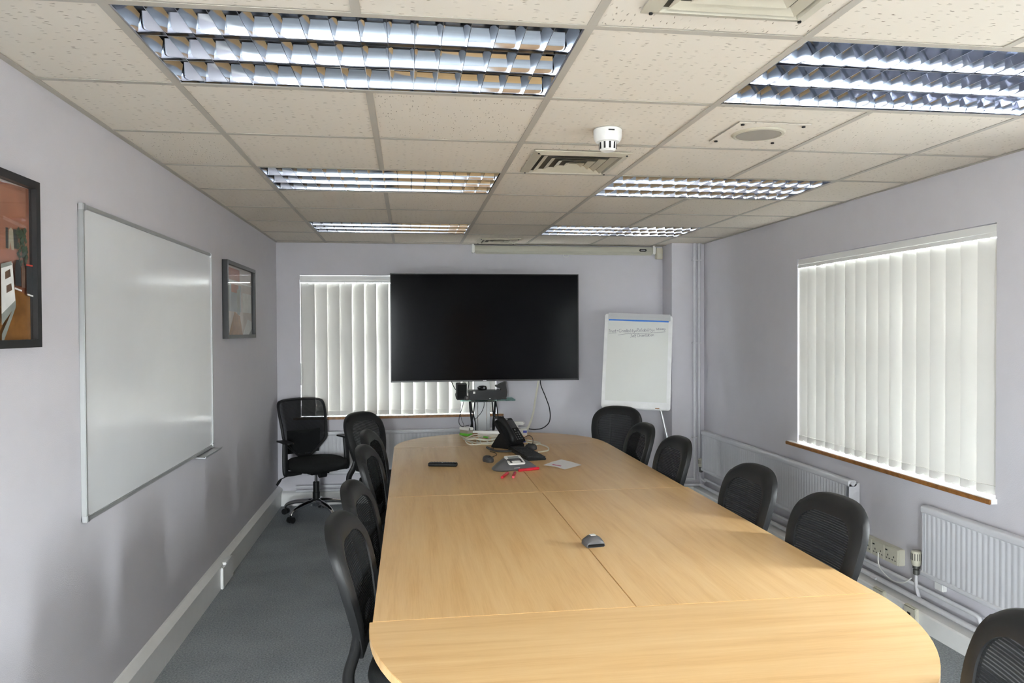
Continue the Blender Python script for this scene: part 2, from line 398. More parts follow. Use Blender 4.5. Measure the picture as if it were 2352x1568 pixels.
window_frame('window_3', 'x', *WB, .14, [-.36, .22], 1.55)
def added_screen(name, axis, q, posts):  # frame and panes for the unseen openings added for light
    root = tag(obj(name, None, None, (XL - .1, (q[0] + q[1]) / 2, q[2]) if axis == 'y' else ((q[0] + q[1]) / 2, YR - .1, q[2])), kind='structure')
    def bx(mb, a0, a1, z0, z1, t):
        return mb.box(XL - .1 - t, XL - .1 + t, a0, a1, z0, z1) if axis == 'y' else mb.box(a0, a1, YR - .1 - t, YR - .1 + t, z0, z1)
    mb = MB(); bx(mb, q[0], q[1], q[2], q[2] + .05, .03); bx(mb, q[0], q[1], q[3] - .05, q[3], .03)
    cuts = [q[0]] + posts + [q[1] - .05]
    for y in cuts: bx(mb, y, y + .05, q[2] + .05, q[3] - .05, .03)
    part('window_frame', mb, M['upvc'], root, world=True)
    for a, c in zip(cuts, cuts[1:]): part('pane', bx(MB(), a + .05, c, q[2] + .05, q[3] - .05, .003), M['glass'], root, world=True)
added_screen('window_added_left', 'y', WL_ADDED, [-1.45, -.90]); added_screen('window_added_rear', 'x', WF_ADDED, [])  # both screens are added out of view to raise the room light
# window boards
def sill(name, axis, a0, a1, z, front, edge):
    root = tag(obj(name, None, None, ((XR if axis == 'y' else (a0 + a1) / 2), ((a0 + a1) / 2 if axis == 'y' else YB), z)), kind='structure')
    def bx(p0, p1, d0, d1, q0, q1):
        mb = MB()
        return mb.box(XR + d0, XR + d1, p0, p1, q0, q1) if axis == 'y' else mb.box(p0, p1, YB + d0, YB + d1, q0, q1)
    part('board', bx(a0, a1, -front, .0, z - .018, z + .005), M['sill_top'], root, world=True)
    part('inner_board', bx(a0 + (.011 if axis == 'y' else .061), a1 - (.091 if axis == 'y' else .061), .0, .14, z - .002, z + .005), M['sill_top'], root, world=True)
    part('nosing', bx(a0 - .002, a1 + .002, -front - .012, -front, z - .019, z + .003), edge, root, .003, world=True)
sill('trim_2', 'y', WR1[0] - .01, WR1[1] + .09, WR1[2], .030, M['sill_wood'])
sill('trim_3', 'y', WR2[0] - .01, WR2[1] + .09, WR2[2], .030, M['sill_wood'])
sill('trim_added_window', 'y', WR_ADDED[0] - .01, WR_ADDED[1] + .09, WR_ADDED[2], .030, M['sill_wood'])  # sill of the window added for daylight
sill('trim_4', 'x', WB[0] - .06, WB[1] + .06, WB[2], .030, M['sill_wood'])
# door in the wall behind the camera
root = tag(obj('door_1', None, None, (1.2, YR, 0)), kind='structure')
b = MB(); b.box(.75, 1.65, YR, YR + .03, 0, 2.05); part('leaf', b, M['door'], root, world=True)
b = MB(); b.box(.68, .75, YR, YR + .045, 0, 2.12); b.box(1.65, 1.72, YR, YR + .045, 0, 2.12); b.box(.75, 1.65, YR, YR + .045, 2.05, 2.12); part('architrave', b, M['gloss_white'], root, world=True)
b = MB(); b.cyl((1.56, YR + .03, 1.0), (1.56, YR + .08, 1.0), .012); b.cyl((1.56, YR + .08, 1.0), (1.44, YR + .08, 1.0), .010); part('handle', b, M['chrome'], root, world=True)

# --- suspended ceiling: tiles and grid
xs = [XL] + [GX + .6 * i for i in range(6)] + [XR]
ys = [YR] + [GY + .6 * j for j in range(-6, 9)] + [YB]
LIGHTS = [(0, 0), (0, 3), (0, 6), (3, 0), (3, 3), (3, 6)]
skip = {(c + 1 + k, r + 7) for c, r in LIGHTS for k in (0, 1)}
cache = {}
def tile_mesh(wx, wy, mt):
    k = (round(wx, 3), round(wy, 3), mt.name)
    if k not in cache:
        mb = MB(); h = .004
        mb.box(-wx / 2 + h, wx / 2 - h, -wy / 2 + h, wy / 2 - h, 0, .015); cache[k] = mb.mesh('ceiling_tile', mt, 0)
    return cache[k]
VENTS = {(3, 7), (3, 10), (3, 15)}       # tiles cut for the air diffusers
for i in range(len(xs) - 1):
    for j in range(len(ys) - 1):
        if (i, j) in skip: continue
        mt = M['tile_y'] if (i * 7 + j * 5) % 3 == 0 else M['tile_x']
        x0, x1, y0, y1 = xs[i], xs[i + 1], ys[j], ys[j + 1]
        o = obj('ceiling_tile', tile_mesh(x1 - x0, y1 - y0, mt), ceiling, ((x0 + x1) / 2, (y0 + y1) / 2, ZC + .0015 + random.uniform(0, .002)))
for i, x in enumerate(xs[1:-1]):
    cuts = [YR, YB]
    if i in (1, 4): cuts = [YR] + [v for r in (0, 3, 6) for v in (GY + .6 * r + .011, GY + .6 * r + .589)] + [YB]
    for ya, yc in zip(cuts[::2], cuts[1::2]):
        b = MB(); b.box(x - .012, x + .012, ya, yc, ZC - .001, ZC + .001); b.box(x - .001, x + .001, ya, yc, ZC, ZC + .04)
        obj('main_runner', b.mesh('main_runner', M['tbar'], 0), ceiling)
tee = {}
for j in range(1, len(ys) - 1):
    for i in range(len(xs) - 1):
        if (i, j) in skip and (i, j - 1) in skip: continue
        L = round(xs[i + 1] - xs[i] - (.024 if 0 < i < 6 else .012), 3)
        if L not in tee:
            mb = MB(); mb.box(-L / 2, L / 2, -.012, .012, -.0008, .0012); tee[L] = mb.mesh('cross_tee', M['tbar'], 0)
        obj('cross_tee', tee[L], ceiling, ((xs[i] + xs[i + 1]) / 2 + (.006 if i == 0 else 0) * -1 + (.006 if i == 6 else 0), ys[j], ZC))
b = MB(); b.box(XL, XL + .022, YR, YB, ZC - .002, ZC + .001); b.box(XR - .022, XR, YR, YB, ZC - .002, ZC + .001); b.box(XL, XR, YB - .022, YB, ZC - .002, ZC + .001)
obj('wall_angle', b.mesh('wall_angle', M['tbar'], 0), ceiling)

# ================================================================== CEILING LIGHTS
def make_light(label):
    """600 x 1200 recessed fitting, three lamps, mirror louvre of 3 x 16 cells; origin at the centre of its mouth"""
    t = thing('louvre_ceiling_light', label, 'ceiling light', group='recessed louvre lights in the ceiling grid')
    hx, hy, hz = .588, .288, .085
    b = MB(); b.box(-hx, hx, -hy, hy, hz, hz + .003)
    for s in (-1, 1):
        b.box(s * hx - .0015, s * hx + .0015, -hy, hy, .004, hz); b.box(-hx, hx, s * hy - .0015, s * hy + .0015, .004, hz)
    part('housing', b, M['reflector'], t, smooth=0)
    rim = MB()
    for s in (-1, 1):
        rim.box(s * hx - .006, s * hx + .006, -hy, hy, .002, .006); rim.box(-hx, hx, s * hy - .006, s * hy + .006, .002, .006)
    part('rim', rim, M['louvre'], t, smooth=0)
    for y in (-.185, 0, .185):
        b = MB(); b.cyl((-.57, y, .068), (.57, y, .068), .008, 10); part('lamp_tube', b, M['tube'], t)
    # lengthwise mirror blades: parabolic wedges, thin at the mouth
    def wedge(h, wt, wb, n=6):
        right = [(wb + (wt - wb) * (k / n) ** 1.9, .004 + h * k / n) for k in range(n + 1)]
        return [(-a, z) for a, z in right[::-1]] + right
    prof = wedge(.052, .030, .0015)
    me = MB(); me.loft([[(x, a, z) for a, z in prof] for x in (-hx + .004, hx - .004)], True, True, True)
    side_r = [(-(.0 + .030 * (k / 6) ** 1.9) + .0, .004 + .052 * k / 6) for k in range(7)]
    lm = me.mesh('lengthwise_blade', M['louvre'], 40)
    for y in (-.0935, .0935): obj('lengthwise_blade', lm, t, (0, y, 0))
    for s in (-1, 1):
        q = [(s * (hy - .004 - .030 * (k / 6) ** 1.9), .004 + .052 * k / 6) for k in range(7)] + [(s * (hy - .002), .056), (s * (hy - .002), .004)]
        b = MB(); b.loft([[(x, a, z) for a, z in q] for x in (-hx + .004, hx - .004)], True, True, True); part('side_reflector', b, M['louvre'], t, smooth=40)
    cp = wedge(.046, .011, .0008, 5)
    n = 16; pitch = 2 * (hx - .004) / n
    ms = []
    for w_ in (.186,):
        mb = MB()
        for c in (-.187, 0, .187):
            mb.loft([[(a, y, z) for a, z in cp] for y in (c - .0915, c + .0915)], True, True, True)
        ms.append(mb.mesh('cross_blade', M['louvre'], 40))
    for k in range(1, n): obj('cross_blade', ms[0], t, (-(hx - .004) + k * pitch, 0, 0))
    for s in (-1, 1):
        q = [(s * (hx - .004 - .012 * (k / 5) ** 1.9), .004 + .046 * k / 5) for k in range(6)] + [(s * (hx - .002), .05), (s * (hx - .002), .004)]
        b = MB(); b.loft([[(a, y, z) for a, z in q] for y in (-hy + .004, hy - .004)], True, True, True); part('end_reflector', b, M['louvre'], t, smooth=40)
    return t
LL = {(0, 0): 'large mirror louvre ceiling light at upper left, nearest the camera on the whiteboard side',
      (0, 3): 'mirror louvre ceiling light, middle one of the whiteboard-side row',
      (0, 6): 'mirror louvre ceiling light farthest back, above the television left half',
      (3, 0): 'large mirror louvre ceiling light at upper right, nearest the camera on the window side',
      (3, 3): 'mirror louvre ceiling light, middle one of the window-side row',
      (3, 6): 'mirror louvre ceiling light farthest back, above the flip chart and projector screen case'}
proto = None
for c, r in LIGHTS:
    if proto is None: o = proto = make_light(LL[(c, r)])
    else: o = copy_tree(proto); o['label'] = LL[(c, r)]
    o.location = (GX + .6 * c + .6, GY + .6 * r + .3, ZC - .001)

# ================================================================== CEILING FITTINGS
def diffuser(label, x, y, half, group='air diffusers in the ceiling'):
    t = thing('air_diffuser', label, 'air vent', (x, y, ZC - .016), 0, group)
    def sq(h0, h1, z0, z1):       # a square ring lofted between two squares
        r = lambda h, z: [(-h, -h, z), (h, -h, z), (h, h, z), (-h, h, z)]
        return r(h0, z0), r(h1, z1)
    a, c = sq(half, half - .035, .010, .0); b = MB(); 
    b.loft([sq(half, 0, .014, 0)[0], a, c, sq(half - .04, 0, .012, 0)[0]], True); part('frame', b, M['vent'], t, smooth=0)
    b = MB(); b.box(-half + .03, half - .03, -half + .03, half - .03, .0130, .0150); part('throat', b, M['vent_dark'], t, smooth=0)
    h = half - .050
    while h > .03:
        b = MB(); r1 = [(-h, -h, .001), (h, -h, .001), (h, h, .001), (-h, h, .001)]; k = h - .026
        r2_ = [(-k, -k, .0125), (k, -k, .0125), (k, k, .0125), (-k, k, .0125)]; r3 = [(p[0] * .985, p[1] * .985, p[2] + .0004) for p in r1]
        b.loft([r1, r2_, r3], True); part('vane', b, M['vent'], t, smooth=0); h -= .042
    for sx in (-1, 1):
        for sy in (-1, 1):
            b = MB(); b.cyl((sx * (half - .02), sy * (half - .02), .0002), (sx * (half - .02), sy * (half - .02), .004), .005, 8); part('screw', b, M['slot'], t)
    return t
diffuser('square multi-vane air vent in the ceiling beside the smoke detector', .774, 3.425, .22)
diffuser('square air vent at the top edge, between the two nearest ceiling lights', .79, 1.573, .215)
diffuser('square air vent at the back of the ceiling above the projector screen case', .781, 6.47, .18)

t = thing('smoke_detector', 'white round smoke detector hanging from a ceiling tile', 'smoke detector', (.785, 2.86, ZC - .085))
b = MB(); b.lathe([(.052, .087), (.056, .083), (.056, .060), (.053, .045), (.047, .036), (.038, .034)], 28); part('base', b, M['white_plastic'], t)
b = MB(); b.lathe([(.034, .036), (.032, .006), (.025, 0)], 28); part('sensor_cap', b, M['white_plastic'], t)
for k in range(10):
    a = 2 * PI * k / 10; b = MB(); b.box(-.0035, .0035, .031, .0345, .008, .033)
    b.xf(Matrix.Rotation(a, 4, 'Z')); part('vent_slot', b, M['slot'], t)
b = MB(); b.box(-.012, .012, -.0575, -.055, .069, .074); part('lamp_window', b, M['slot'], t)

t = thing('ceiling_speaker', 'flat square ceiling speaker with round grille and four screws', 'speaker', (1.40, 2.83, ZC - .010))
b = MB(); b.box(-.148, .148, -.148, .148, .0065, .0105); part('plate', b, M['tile_x'], t, .002)
b = MB(); b.lathe([(.105, .006), (.100, .000), (.090, -.002), (.090, .001)], 40); part('trim_ring', b, M['vent'], t)
b = MB(); b.lathe([(.0885, .002), (.085, -.001), (.04, -.002), (.01, -.002)], 40); part('grille', b, M['grille'], t)
for sx in (-1, 1):
    for sy in (-1, 1):
        b = MB(); b.cyl((sx * .125, sy * .125, .001), (sx * .125, sy * .125, .006), .007, 10); part('screw', b, M['slot'], t)

# ================================================================== VERTICAL BLINDS
def slat_mesh(h, w):
    mb = MB(); n = 6; t = .0007; r0 = []; r1 = []
    pts = [(-w / 2 + w * k / n, .004 * (1 - (2 * k / n - 1) ** 2)) for k in range(n + 1)]
    ring = [(x, y + t) for x, y in pts] + [(x, y - t) for x, y in pts[::-1]]
    mb.loft([[(x, y, z) for x, y in ring] for z in (0, -h)], True, True, True); return mb.mesh('slat', M['slat'], 50)
def hem_mesh(w):
    mb = MB(); mb.prism(rrect(-w / 2 + .001, w / 2 - .001, -.0020, .0060, .0015, 2), 0, .043); return mb.mesh('hem_weight', M['slat_hem'], 50)
def blind(label, axis, a0, a1, ztop, zbot, depth, n, turn, seed):
    rnd = random.Random(seed)
    rz = -PI / 2 if axis == 'y' else 0
    # local x runs along the window (a0->a1 for back wall; from far to near for the right wall), local -y faces the room
    L = a1 - a0
    loc = (XR + depth, a1, ztop) if axis == 'y' else (a0, YB + depth, ztop)
    t = thing('vertical_blind', label, 'blind', loc, rz, 'vertical blinds')
    b = MB(); b.box(.002, L - .002, -.016, .022, -.042, -.001); part('headrail', b, M['white_plastic'], t, .003)
    b = MB(); b.box(.002, L - .002, -.0175, -.0155, -.062, -.040); part('rail_lip', b, M['white_plastic'], t)
    w = .127; top = -.0645; h = (ztop + top) - zbot
    sm, hm = slat_mesh(h, w), hem_mesh(w); pitch = (L - .004 - w * .98) / (n - 1); px = None
    for k in range(n):
        x = .002 + w * .49 + k * pitch
        s = obj('slat', sm, t, (x, 0, top), (0, 0, turn + rnd.uniform(-.05, .05)))
        obj('hem_weight', hm, s, (0, -.002, -h))
        b = MB(); b.box(-.006, .006, -.003, .003, .0, .034); obj('hanger', b.mesh('hanger', M['white_plastic'], 0), s)
        if px is not None:
            for yy in (-.010,):
                b = MB(); b.tube([(px, yy, top - h + .012), ((px + x) / 2, yy - .004, top - h - .012 + rnd.uniform(-.006, .01)), (x, yy, top - h + .012)], .0011, 5, smooth=5)
                part('chain', b, M['white_plastic'], t)
        px = x
    return t
blind('wide white vertical blind covering the window in the right wall', 'y', WR1[0], WR1[1], WR1[3] - .003, WR1[2] + .014, .020, 16, .13, 3)
blind('white vertical blind nearer the camera on the right wall', 'y', WR2[0], WR2[1], WR2[3] - .003, WR2[2] + .014, .020, 16, .10, 4)
tb = blind('white vertical blind in the back wall partly hidden by the television', 'x', WB[0], WB[1], WB[3] - .003, WB[2] + .009, .022, 16, -.13, 5)
b = MB(); b.cyl((.012, -.03, -.06), (.012, -.03, -.78), .0018, 6); part('pull_cord', b, M['white_plastic'], tb)
b = MB(); b.box(.004, .020, -.042, -.026, -.98, -.78); part('cord_weight', b, M['white_plastic'], tb, .004)

# ================================================================== WALL THINGS, LEFT
t = thing('whiteboard', 'large wall whiteboard in a thin aluminium frame on the left wall', 'whiteboard', (XL, 3.68, .87))
y0, y1, z0, z1 = 2.815, 4.555, .868, 2.002
b = MB(); b.box(XL, XL + .012, y0 + .012, y1 - .012, z0 + .012, z1 - .012); part('panel', b, M['board'], t, world=True, smooth=0)
for nm, q in (('frame_side', (y0, y0 + .014, z0, z1)), ('frame_side', (y1 - .014, y1, z0, z1)), ('frame_rail', (y0, y1, z1 - .016, z1)), ('frame_rail', (y0, y1, z0, z0 + .016))):
    b = MB(); b.box(XL, XL + .019, *q); part(nm, b, M['alu_matt'], t, .002, world=True)
for yy in (y0, y1 - .026):
    for zz in (z0 - .002, z1 - .024):
        b = MB(); b.box(XL, XL + .0215, yy - .001, yy + .027, zz, zz + .026); part('corner_cap', b, M['alu'], t, .003, world=True)
b = MB(); b.loft([[(XL + .0, y, .862), (XL + .062, y, .856), (XL + .066, y, .868), (XL + .063, y, .868), (XL + .060, y, .860), (XL, y, .866)] for y in (4.20, 4.56)], True, True, True)
part('pen_tray', b, M['alu'], t, world=True)

def picture(label, y0, y1, z0, z1, shapes, hgt=.036):
    t = thing('framed_picture', label, 'picture', (XL, (y0 + y1) / 2, z0), 0, 'framed shop photographs on the left wall')
    fwid = .024
    for nm, q in (('frame_side', (y0, y0 + fwid, z0, z1)), ('frame_side', (y1 - fwid, y1, z0, z1)), ('frame_rail', (y0 + fwid, y1 - fwid, z1 - fwid, z1)), ('frame_rail', (y0 + fwid, y1 - fwid, z0, z0 + fwid))):
        b = MB(); b.box(XL + .002, XL + hgt, *q); part(nm, b, M['frame_black'], t, world=True, smooth=0)
    b = MB(); mats = []; names = {}
    a0, a1, c0, c1 = y0 + fwid, y1 - fwid, z0 + fwid, z1 - fwid
    for k, (mname, poly) in enumerate(shapes):
        if mname not in names: names[mname] = len(mats); mats.append(M[mname])
        x = XL + .014 + .00012 * k
        v = [(x, a0 + (a1 - a0) * p, c0 + (c1 - c0) * q) for p, q in poly]
        b.add(v, [tuple(range(len(v)))], names[mname])
    part('print', b, mats, t, world=True, smooth=0)
    b = MB(); b.box(XL + .020, XL + .0215, a0, a1, c0, c1); part('glazing', b, M['picture_glass'], t, world=True, smooth=0)
    return t
M['p_brick'] = mat('print_orange_brick', (.42, .16, .09), .5, var=.18, vscale=9)
M['p_ceiling'] = mat('print_pale_ceiling', (.58, .50, .46), .5, var=.1, vscale=8)
M['p_floor'] = mat('print_wood_floor', (.33, .145, .035), .5, var=.25, vscale=22)
M['p_dark'] = mat('print_dark_rack', (.025, .026, .030), .5, var=.3, vscale=30)
M['p_green'] = mat('print_green_plant', (.045, .075, .04), .5, var=.4, vscale=60)
M['p_cream'] = mat('print_cream_coat', (.50, .44, .32), .5, var=.1, vscale=30)
M['p_grey'] = mat('print_grey_counter', (.22, .24, .22), .5, var=.2, vscale=20)
M['p_white'] = mat('print_white', (.70, .70, .68), .5, var=.1, vscale=20)
M['p_pink'] = mat('print_pale_pink', (.50, .26, .20), .5, var=.2, vscale=40)
M['p_red'] = mat('print_red_edge', (.45, .05, .03), .5)
M['p_trunk'] = mat('print_brown', (.12, .07, .045), .5, var=.3, vscale=40)
M['p_teal'] = mat('print_blue_grey', (.34, .38, .42), .5, var=.2, vscale=12)
def R(x0, x1, z0_, z1_): return [(x0, z0_), (x1, z0_), (x1, z1_), (x0, z1_)]
def V(*pts): return [(.82 + .18 * X_ / 280., (1450. - Y_) / 1300.) for X_, Y_ in pts]
def VR(x0_, x1_, ya, yb_): return V((x0_, yb_), (x1_, yb_), (x1_, ya), (x0_, ya))
lr = random.Random(21); LEAVES = []
for _ in range(70):
    lx, ly, ls = lr.uniform(135, 235), lr.uniform(520, 820), lr.uniform(8, 22)
    if abs(lx - 185) > 25 + 40 * abs(math.sin(ly * .02)): continue
    LEAVES.append(('p_green', V((lx - ls, ly), (lx - ls * .2, ly + ls * 1.6), (lx + ls, ly + ls * .2), (lx + ls * .2, ly - ls * 1.7))))
picture('black-framed photo of an orange-walled shop with wooden floor, cut by the left edge', 1.60, 2.47, 1.500, 2.006, [
    ('p_brick', R(0, 1, 0, 1)), ('p_ceiling', [(0, .86), (.82, .985), (1, 1), (0, 1)]), ('p_floor', [(0, 0), (1, 0), (1, .285), (.87, .33), (0, .50)]),
    ('p_dark', R(.05, .30, .35, .62)), ('p_grey', R(.35, .62, .30, .55)), ('p_pink', V((0, 440), (90, 455), (250, 480), (250, 500), (120, 490), (0, 470))),
    ('p_dark', VR(25, 52, 530, 700)), ('p_dark', VR(104, 150, 530, 690)), ('p_cream', V((50, 705), (62, 700), (70, 640), (82, 705), (110, 705), (102, 545), (80, 520), (58, 545))),
    *LEAVES, ('p_dark', V((88, 1000), (88, 830), (105, 785), (130, 785), (148, 840), (150, 1000))), ('p_trunk', VR(155, 195, 840, 1010)),
    ('p_red', VR(208, 280, 806, 820)), ('p_dark', VR(208, 280, 820, 1058)), ('p_white', V((80, 1015), (155, 1032), (155, 1045), (80, 1030))), ('p_white', V((215, 1058), (280, 1068), (280, 1082), (215, 1072))),
    ('p_grey', V((-60, 1400), (85, 1140), (85, 1180), (-60, 1500))), ('p_white', V((-60, 850), (55, 815), (82, 1125), (-60, 1330))), ('p_grey', V((-60, 840), (45, 805), (50, 835), (-60, 875))),
    ('p_trunk', V((-20, 900), (30, 870), (38, 930), (-20, 960))), ('p_trunk', V((-10, 1010), (40, 985), (48, 1040), (-10, 1070))), ('p_grey', V((-60, 1240), (84, 1120), (84, 1165), (-60, 1330)))])
picture('black-framed photo of a pale shop interior between the whiteboard and the corner', 4.86, 5.72, 1.500, 2.000, [
    ('p_ceiling', R(0, 1, 0, 1)), ('p_brick', R(0, .5, .80, .97)), ('p_white', R(0, 1, .765, .785)), ('p_teal', R(0, .55, .34, .74)),
    ('p_grey', R(.08, .14, .35, .72)), ('p_brick', R(.2, .45, .62, .74)), ('p_grey', R(.4, .5, .30, .68)), ('p_white', R(.6, .95, .34, .64)), ('p_floor', [(.1, 0), (.6, 0), (.5, .28), (.3, .34)]),
    ('p_white', [(.6, 0), (1, 0), (1, .2), (.8, .24)]), ('p_grey', [(.85, 0), (1, 0), (1, .12)]), ('p_dark', R(.965, 1, 0, 1))])

# ================================================================== RADIATORS AND PIPES
def radiator(label, axis, a0, a1, z0, z1, off=.035, thick=.055):
    t = thing('radiator', label, 'radiator', (XR - off, (a0 + a1) / 2, z0) if axis == 'y' else ((a0 + a1) / 2, YB - off, z0), 0, 'wall radiators')
    def P(d, a, z): return (XR - d, a, z) if axis == 'y' else (a, YB - d, z)
    def flute():
        n = int((a1 - a0 - .05) / .0333); prof = []
        for k in range(n):
            s = a0 + .025 + (a1 - a0 - .05) * k / n; p = (a1 - a0 - .05) / n
            for q, d in ((0, 0), (.42, 0), (.60, -.003), (.84, -.003)): prof.append((s + q * p, d))
        prof.append((a1 - .025, 0)); return prof
    fl = flute(); b = MB(); f = off + thick - .004
    b.loft([[P(f + d * s, a, z) for a, d in fl] for z, s in ((z0 + .025, 0), (z0 + .045, 1), (z1 - .05, 1), (z1 - .03, 0))], False)
    part('front_panel', b, M['rad'], t, world=True, smooth=25)
    b = MB(); b.box(*((XR - off - .012, XR - .006, a0 + .012, a1 - .012) if axis == 'y' else (a0 + .012, a1 - .012, YB - off - .012, YB - .006)), z0, z1 - .02)
    part('back_panel', b, M['rad'], t, world=True, smooth=0)
    for nm, zc, hh in (('top_seam', z1 - .018, .018), ('bottom_seam', z0 + .016, .014)):
        b = MB(); prof = rrect(off - .0, off + thick, zc - hh, zc + hh, .010, 3)
        b.loft([[P(d, a, z) for d, z in prof] for a in (a0, a1)], True, True, True); part(nm, b, M['rad'], t, world=True)
    for a, s in ((a0, -1), (a1, 1)):
        b = MB(); b.box(*((XR - off - thick + .008, XR - off, min(a, a - s * .006), max(a, a - s * .006)) if axis == 'y' else (min(a, a - s * .006), max(a, a - s * .006), YB - off - thick + .008, YB - off)), z0 + .02, z1 - .02)
        part('side_panel', b, M['rad'], t, world=True, smooth=0)
        for zz in (z0 + .016, z1 - .018):
            b = MB(); b.cyl(P(off + thick / 2, a, zz), P(off + thick / 2, a + s * .012, zz), .013, 14); part('end_plug', b, M['rad'], t, world=True)
    for a in (a0 + .25, a1 - .25):
        b = MB(); b.box(*((XR - off - .004, XR - .002, a, a + .03) if axis == 'y' else (a, a + .03, YB - off - .004, YB - .002)), z0 + .05, z1 - .05); part('bracket', b, M['rad'], t, world=True, smooth=0)
    return t
radiator('long white radiator low on the right wall beside the corner pipes', 'y', 4.135, 6.41, .262, .628)
radiator('white radiator at the lower right edge, past the triple socket', 'y', 1.25, 3.495, .262, .628)
radiator('white radiator under the back window behind the chairs', 'x', -.90, 1.10, .27, .655)

def valve(label, x, y, z, pipe_pts):
    t = thing('radiator_valve', label, 'valve', (x, y, z), 0, 'thermostatic radiator valves')
    b = MB(); b.lathe([(.010, 0), (.016, .005), (.016, .028), (.012, .032), (.018, .036), (.018, .050)], 16); part('valve_body', b, M['brass'], t)
    b = MB(); b.lathe([(.019, .050), (.023, .056), (.0255, .075), (.0255, .118), (.023, .126), (.012, .128)], 24); part('thermostat_head', b, M['cream'], t)
    for k in range(14):
        a = 2 * PI * k / 14; b = MB(); b.box(-.0014, .0014, .0245, .0262, .080, .116); b.xf(Matrix.Rotation(a, 4, 'Z')); part('slot', b, M['slot'], t)
    b = MB(); b.tube([Vector(q) - Vector((x, y, z)) for q in pipe_pts], .0085, 10, smooth=4); part('supply_pipe', b, M['pipe'], t)
valve('thermostatic valve at the corner end of the long radiator', 2.648, 6.475, .235, [(2.648, 6.475, .24), (2.648, 6.475, .19), (2.65, 6.45, .172), (2.655, 6.40, .165)])
valve('cream thermostatic valve beside the triple socket', 2.645, 3.56, .245, [(2.645, 3.56, .25), (2.645, 3.56, .20), (2.65, 3.56, .165), (2.662, 3.56, .125)])

def pipe(label, pts, r, clips=()):
    o = Vector(pts[0]); t = thing('heating_pipe', label, 'pipe', pts[0], 0, 'painted heating pipes')
    b = MB(); b.tube([Vector(q) - o for q in pts], r, 12); part('pipe_run', b, M['pipe'], t)
    for c in clips:
        c = Vector(c) - o; b = MB(); b.box(c.x - r * 1.6, c.x + r * 1.6, c.y - r * 1.6, c.y + r * 1.6, c.z - .006, c.z + .006); part('clip', b, M['pipe'], t, .002)
pipe('upright painted pipe on the corner boxing, the left of two', [(2.607, 6.522, ZC), (2.607, 6.522, .165)], .0135, [(2.607, 6.522, 1.42), (2.607, 6.522, .55), (2.607, 6.522, 2.18)])
pipe('upright painted pipe on the corner boxing, right beside the wall corner', [(2.650, 6.522, ZC), (2.650, 6.522, .24), (2.657, 6.50, .15), (2.657, 6.48, .118)], .0135, [(2.650, 6.522, 1.42), (2.650, 6.522, 2.18)])
pipe('upper painted pipe running low along the right wall with a down-turned end', [(2.655, 6.40, .185), (2.655, 3.16, .185), (2.655, 3.135, .178), (2.655, 3.125, .16), (2.655, 3.12, .125)], .0105, [(2.655, 5.2, .185)])
pipe('lower painted pipe lying along the right skirting top', [(2.648, 6.48, .118), (2.648, .6, .118)], .0145, [(2.648, 5.4, .118), (2.648, 3.9, .118)])
pipe('upper painted pipe low along the back wall and corner boxing', [(-1.0, 6.755, .165), (2.33, 6.755, .165), (2.36, 6.74, .165), (2.37, 6.55, .165), (2.385, 6.525, .165), (2.607, 6.522, .165)], .0125)
pipe('lower painted pipe low along the back wall and corner boxing', [(-1.0, 6.76, .126), (2.30, 6.76, .126), (2.335, 6.745, .126), (2.345, 6.53, .122), (2.37, 6.50, .118), (2.648, 6.495, .118)], .0125)
single('cable_conduit', MB().box(2.690, 2.710, .5, 4.35, .128, .172), M['pipe'], 'flat painted cable conduit along the right wall behind the pipes', 'conduit', bevel=.004)

# ================================================================== SOCKETS ETC.
t = thing('triple_socket', 'cream triple power socket box on the right wall', 'socket', (XR - .03, 3.90, .245))
b = MB(); b.box(XR - .042, XR, 3.735, 4.085, .232, .322); part('back_box', b, M['cream'], t, .004, world=True)
for k in range(3):
    ya = 3.738 + k * .116; b = MB(); b.box(XR - .048, XR - .042, ya, ya + .112, .234, .320); pl = part('socket_plate', b, M['cream'], t, .002, world=True)
    for (dy, dz, sy, sz) in ((.030, .040, .006, .010), (.018, .022, .010, .005), (.042, .022, .010, .005), (.080, .040, .006, .010), (.068, .022, .010, .005), (.092, .022, .010, .005)):
        b = MB(); b.box(XR - .0487, XR - .0478, ya + dy - sy / 2, ya + dy + sy / 2, .234 + dz - sz / 2, .234 + dz + sz / 2); obj_ = part('pin_hole', b, M['slot'], pl, smooth=0); 
        o_ = Vector(t.location); obj_.data.transform(Matrix.Translation(-o_))
    b = MB(); b.box(XR - .050, XR - .048, ya + .085, ya + .101, .296, .303); part('switch', b, M['slot'], t, world=True)
single('socket_lead', MB().tube([(XR - .051, 3.90, .262), (XR - .062, 3.88, .20), (XR - .066, 3.82, .165), (XR - .064, 3.74, .150), (XR - .07, 3.65, .175), (XR - .075, 3.585, .22)], .0035, 8, smooth=6), M['white_plastic'], 'thin white lead looping from the triple socket to the valve', 'cable')
def floor_socket(label, x, y):
    t = thing('skirting_socket', label, 'socket', (x, y, .02), 0, 'small sockets on the right skirting')
    b = MB(); b.box(-.022, 0, -.045, .045, 0, .086); part('back_box', b, M['cream'], t, .004)
    b = MB(); b.box(-.026, -.022, -.041, .041, .004, .082); part('face_plate', b, M['cream'], t, .002)
    b = MB(); b.box(-.0275, -.026, -.012, .012, .03, .055); part('outlet', b, M['slot'], t)
floor_socket('cream data socket on the right skirting just past the table edge', XR - .125, 3.50)
floor_socket('white data socket on the right skirting beside the table seam corner', XR - .125, 3.76)
single('data_point', MB().box(XR - .026, XR, 3.415, 3.475, .20, .245), M['white_plastic'], 'small white wall outlet under the near radiator', 'socket', bevel=.003)

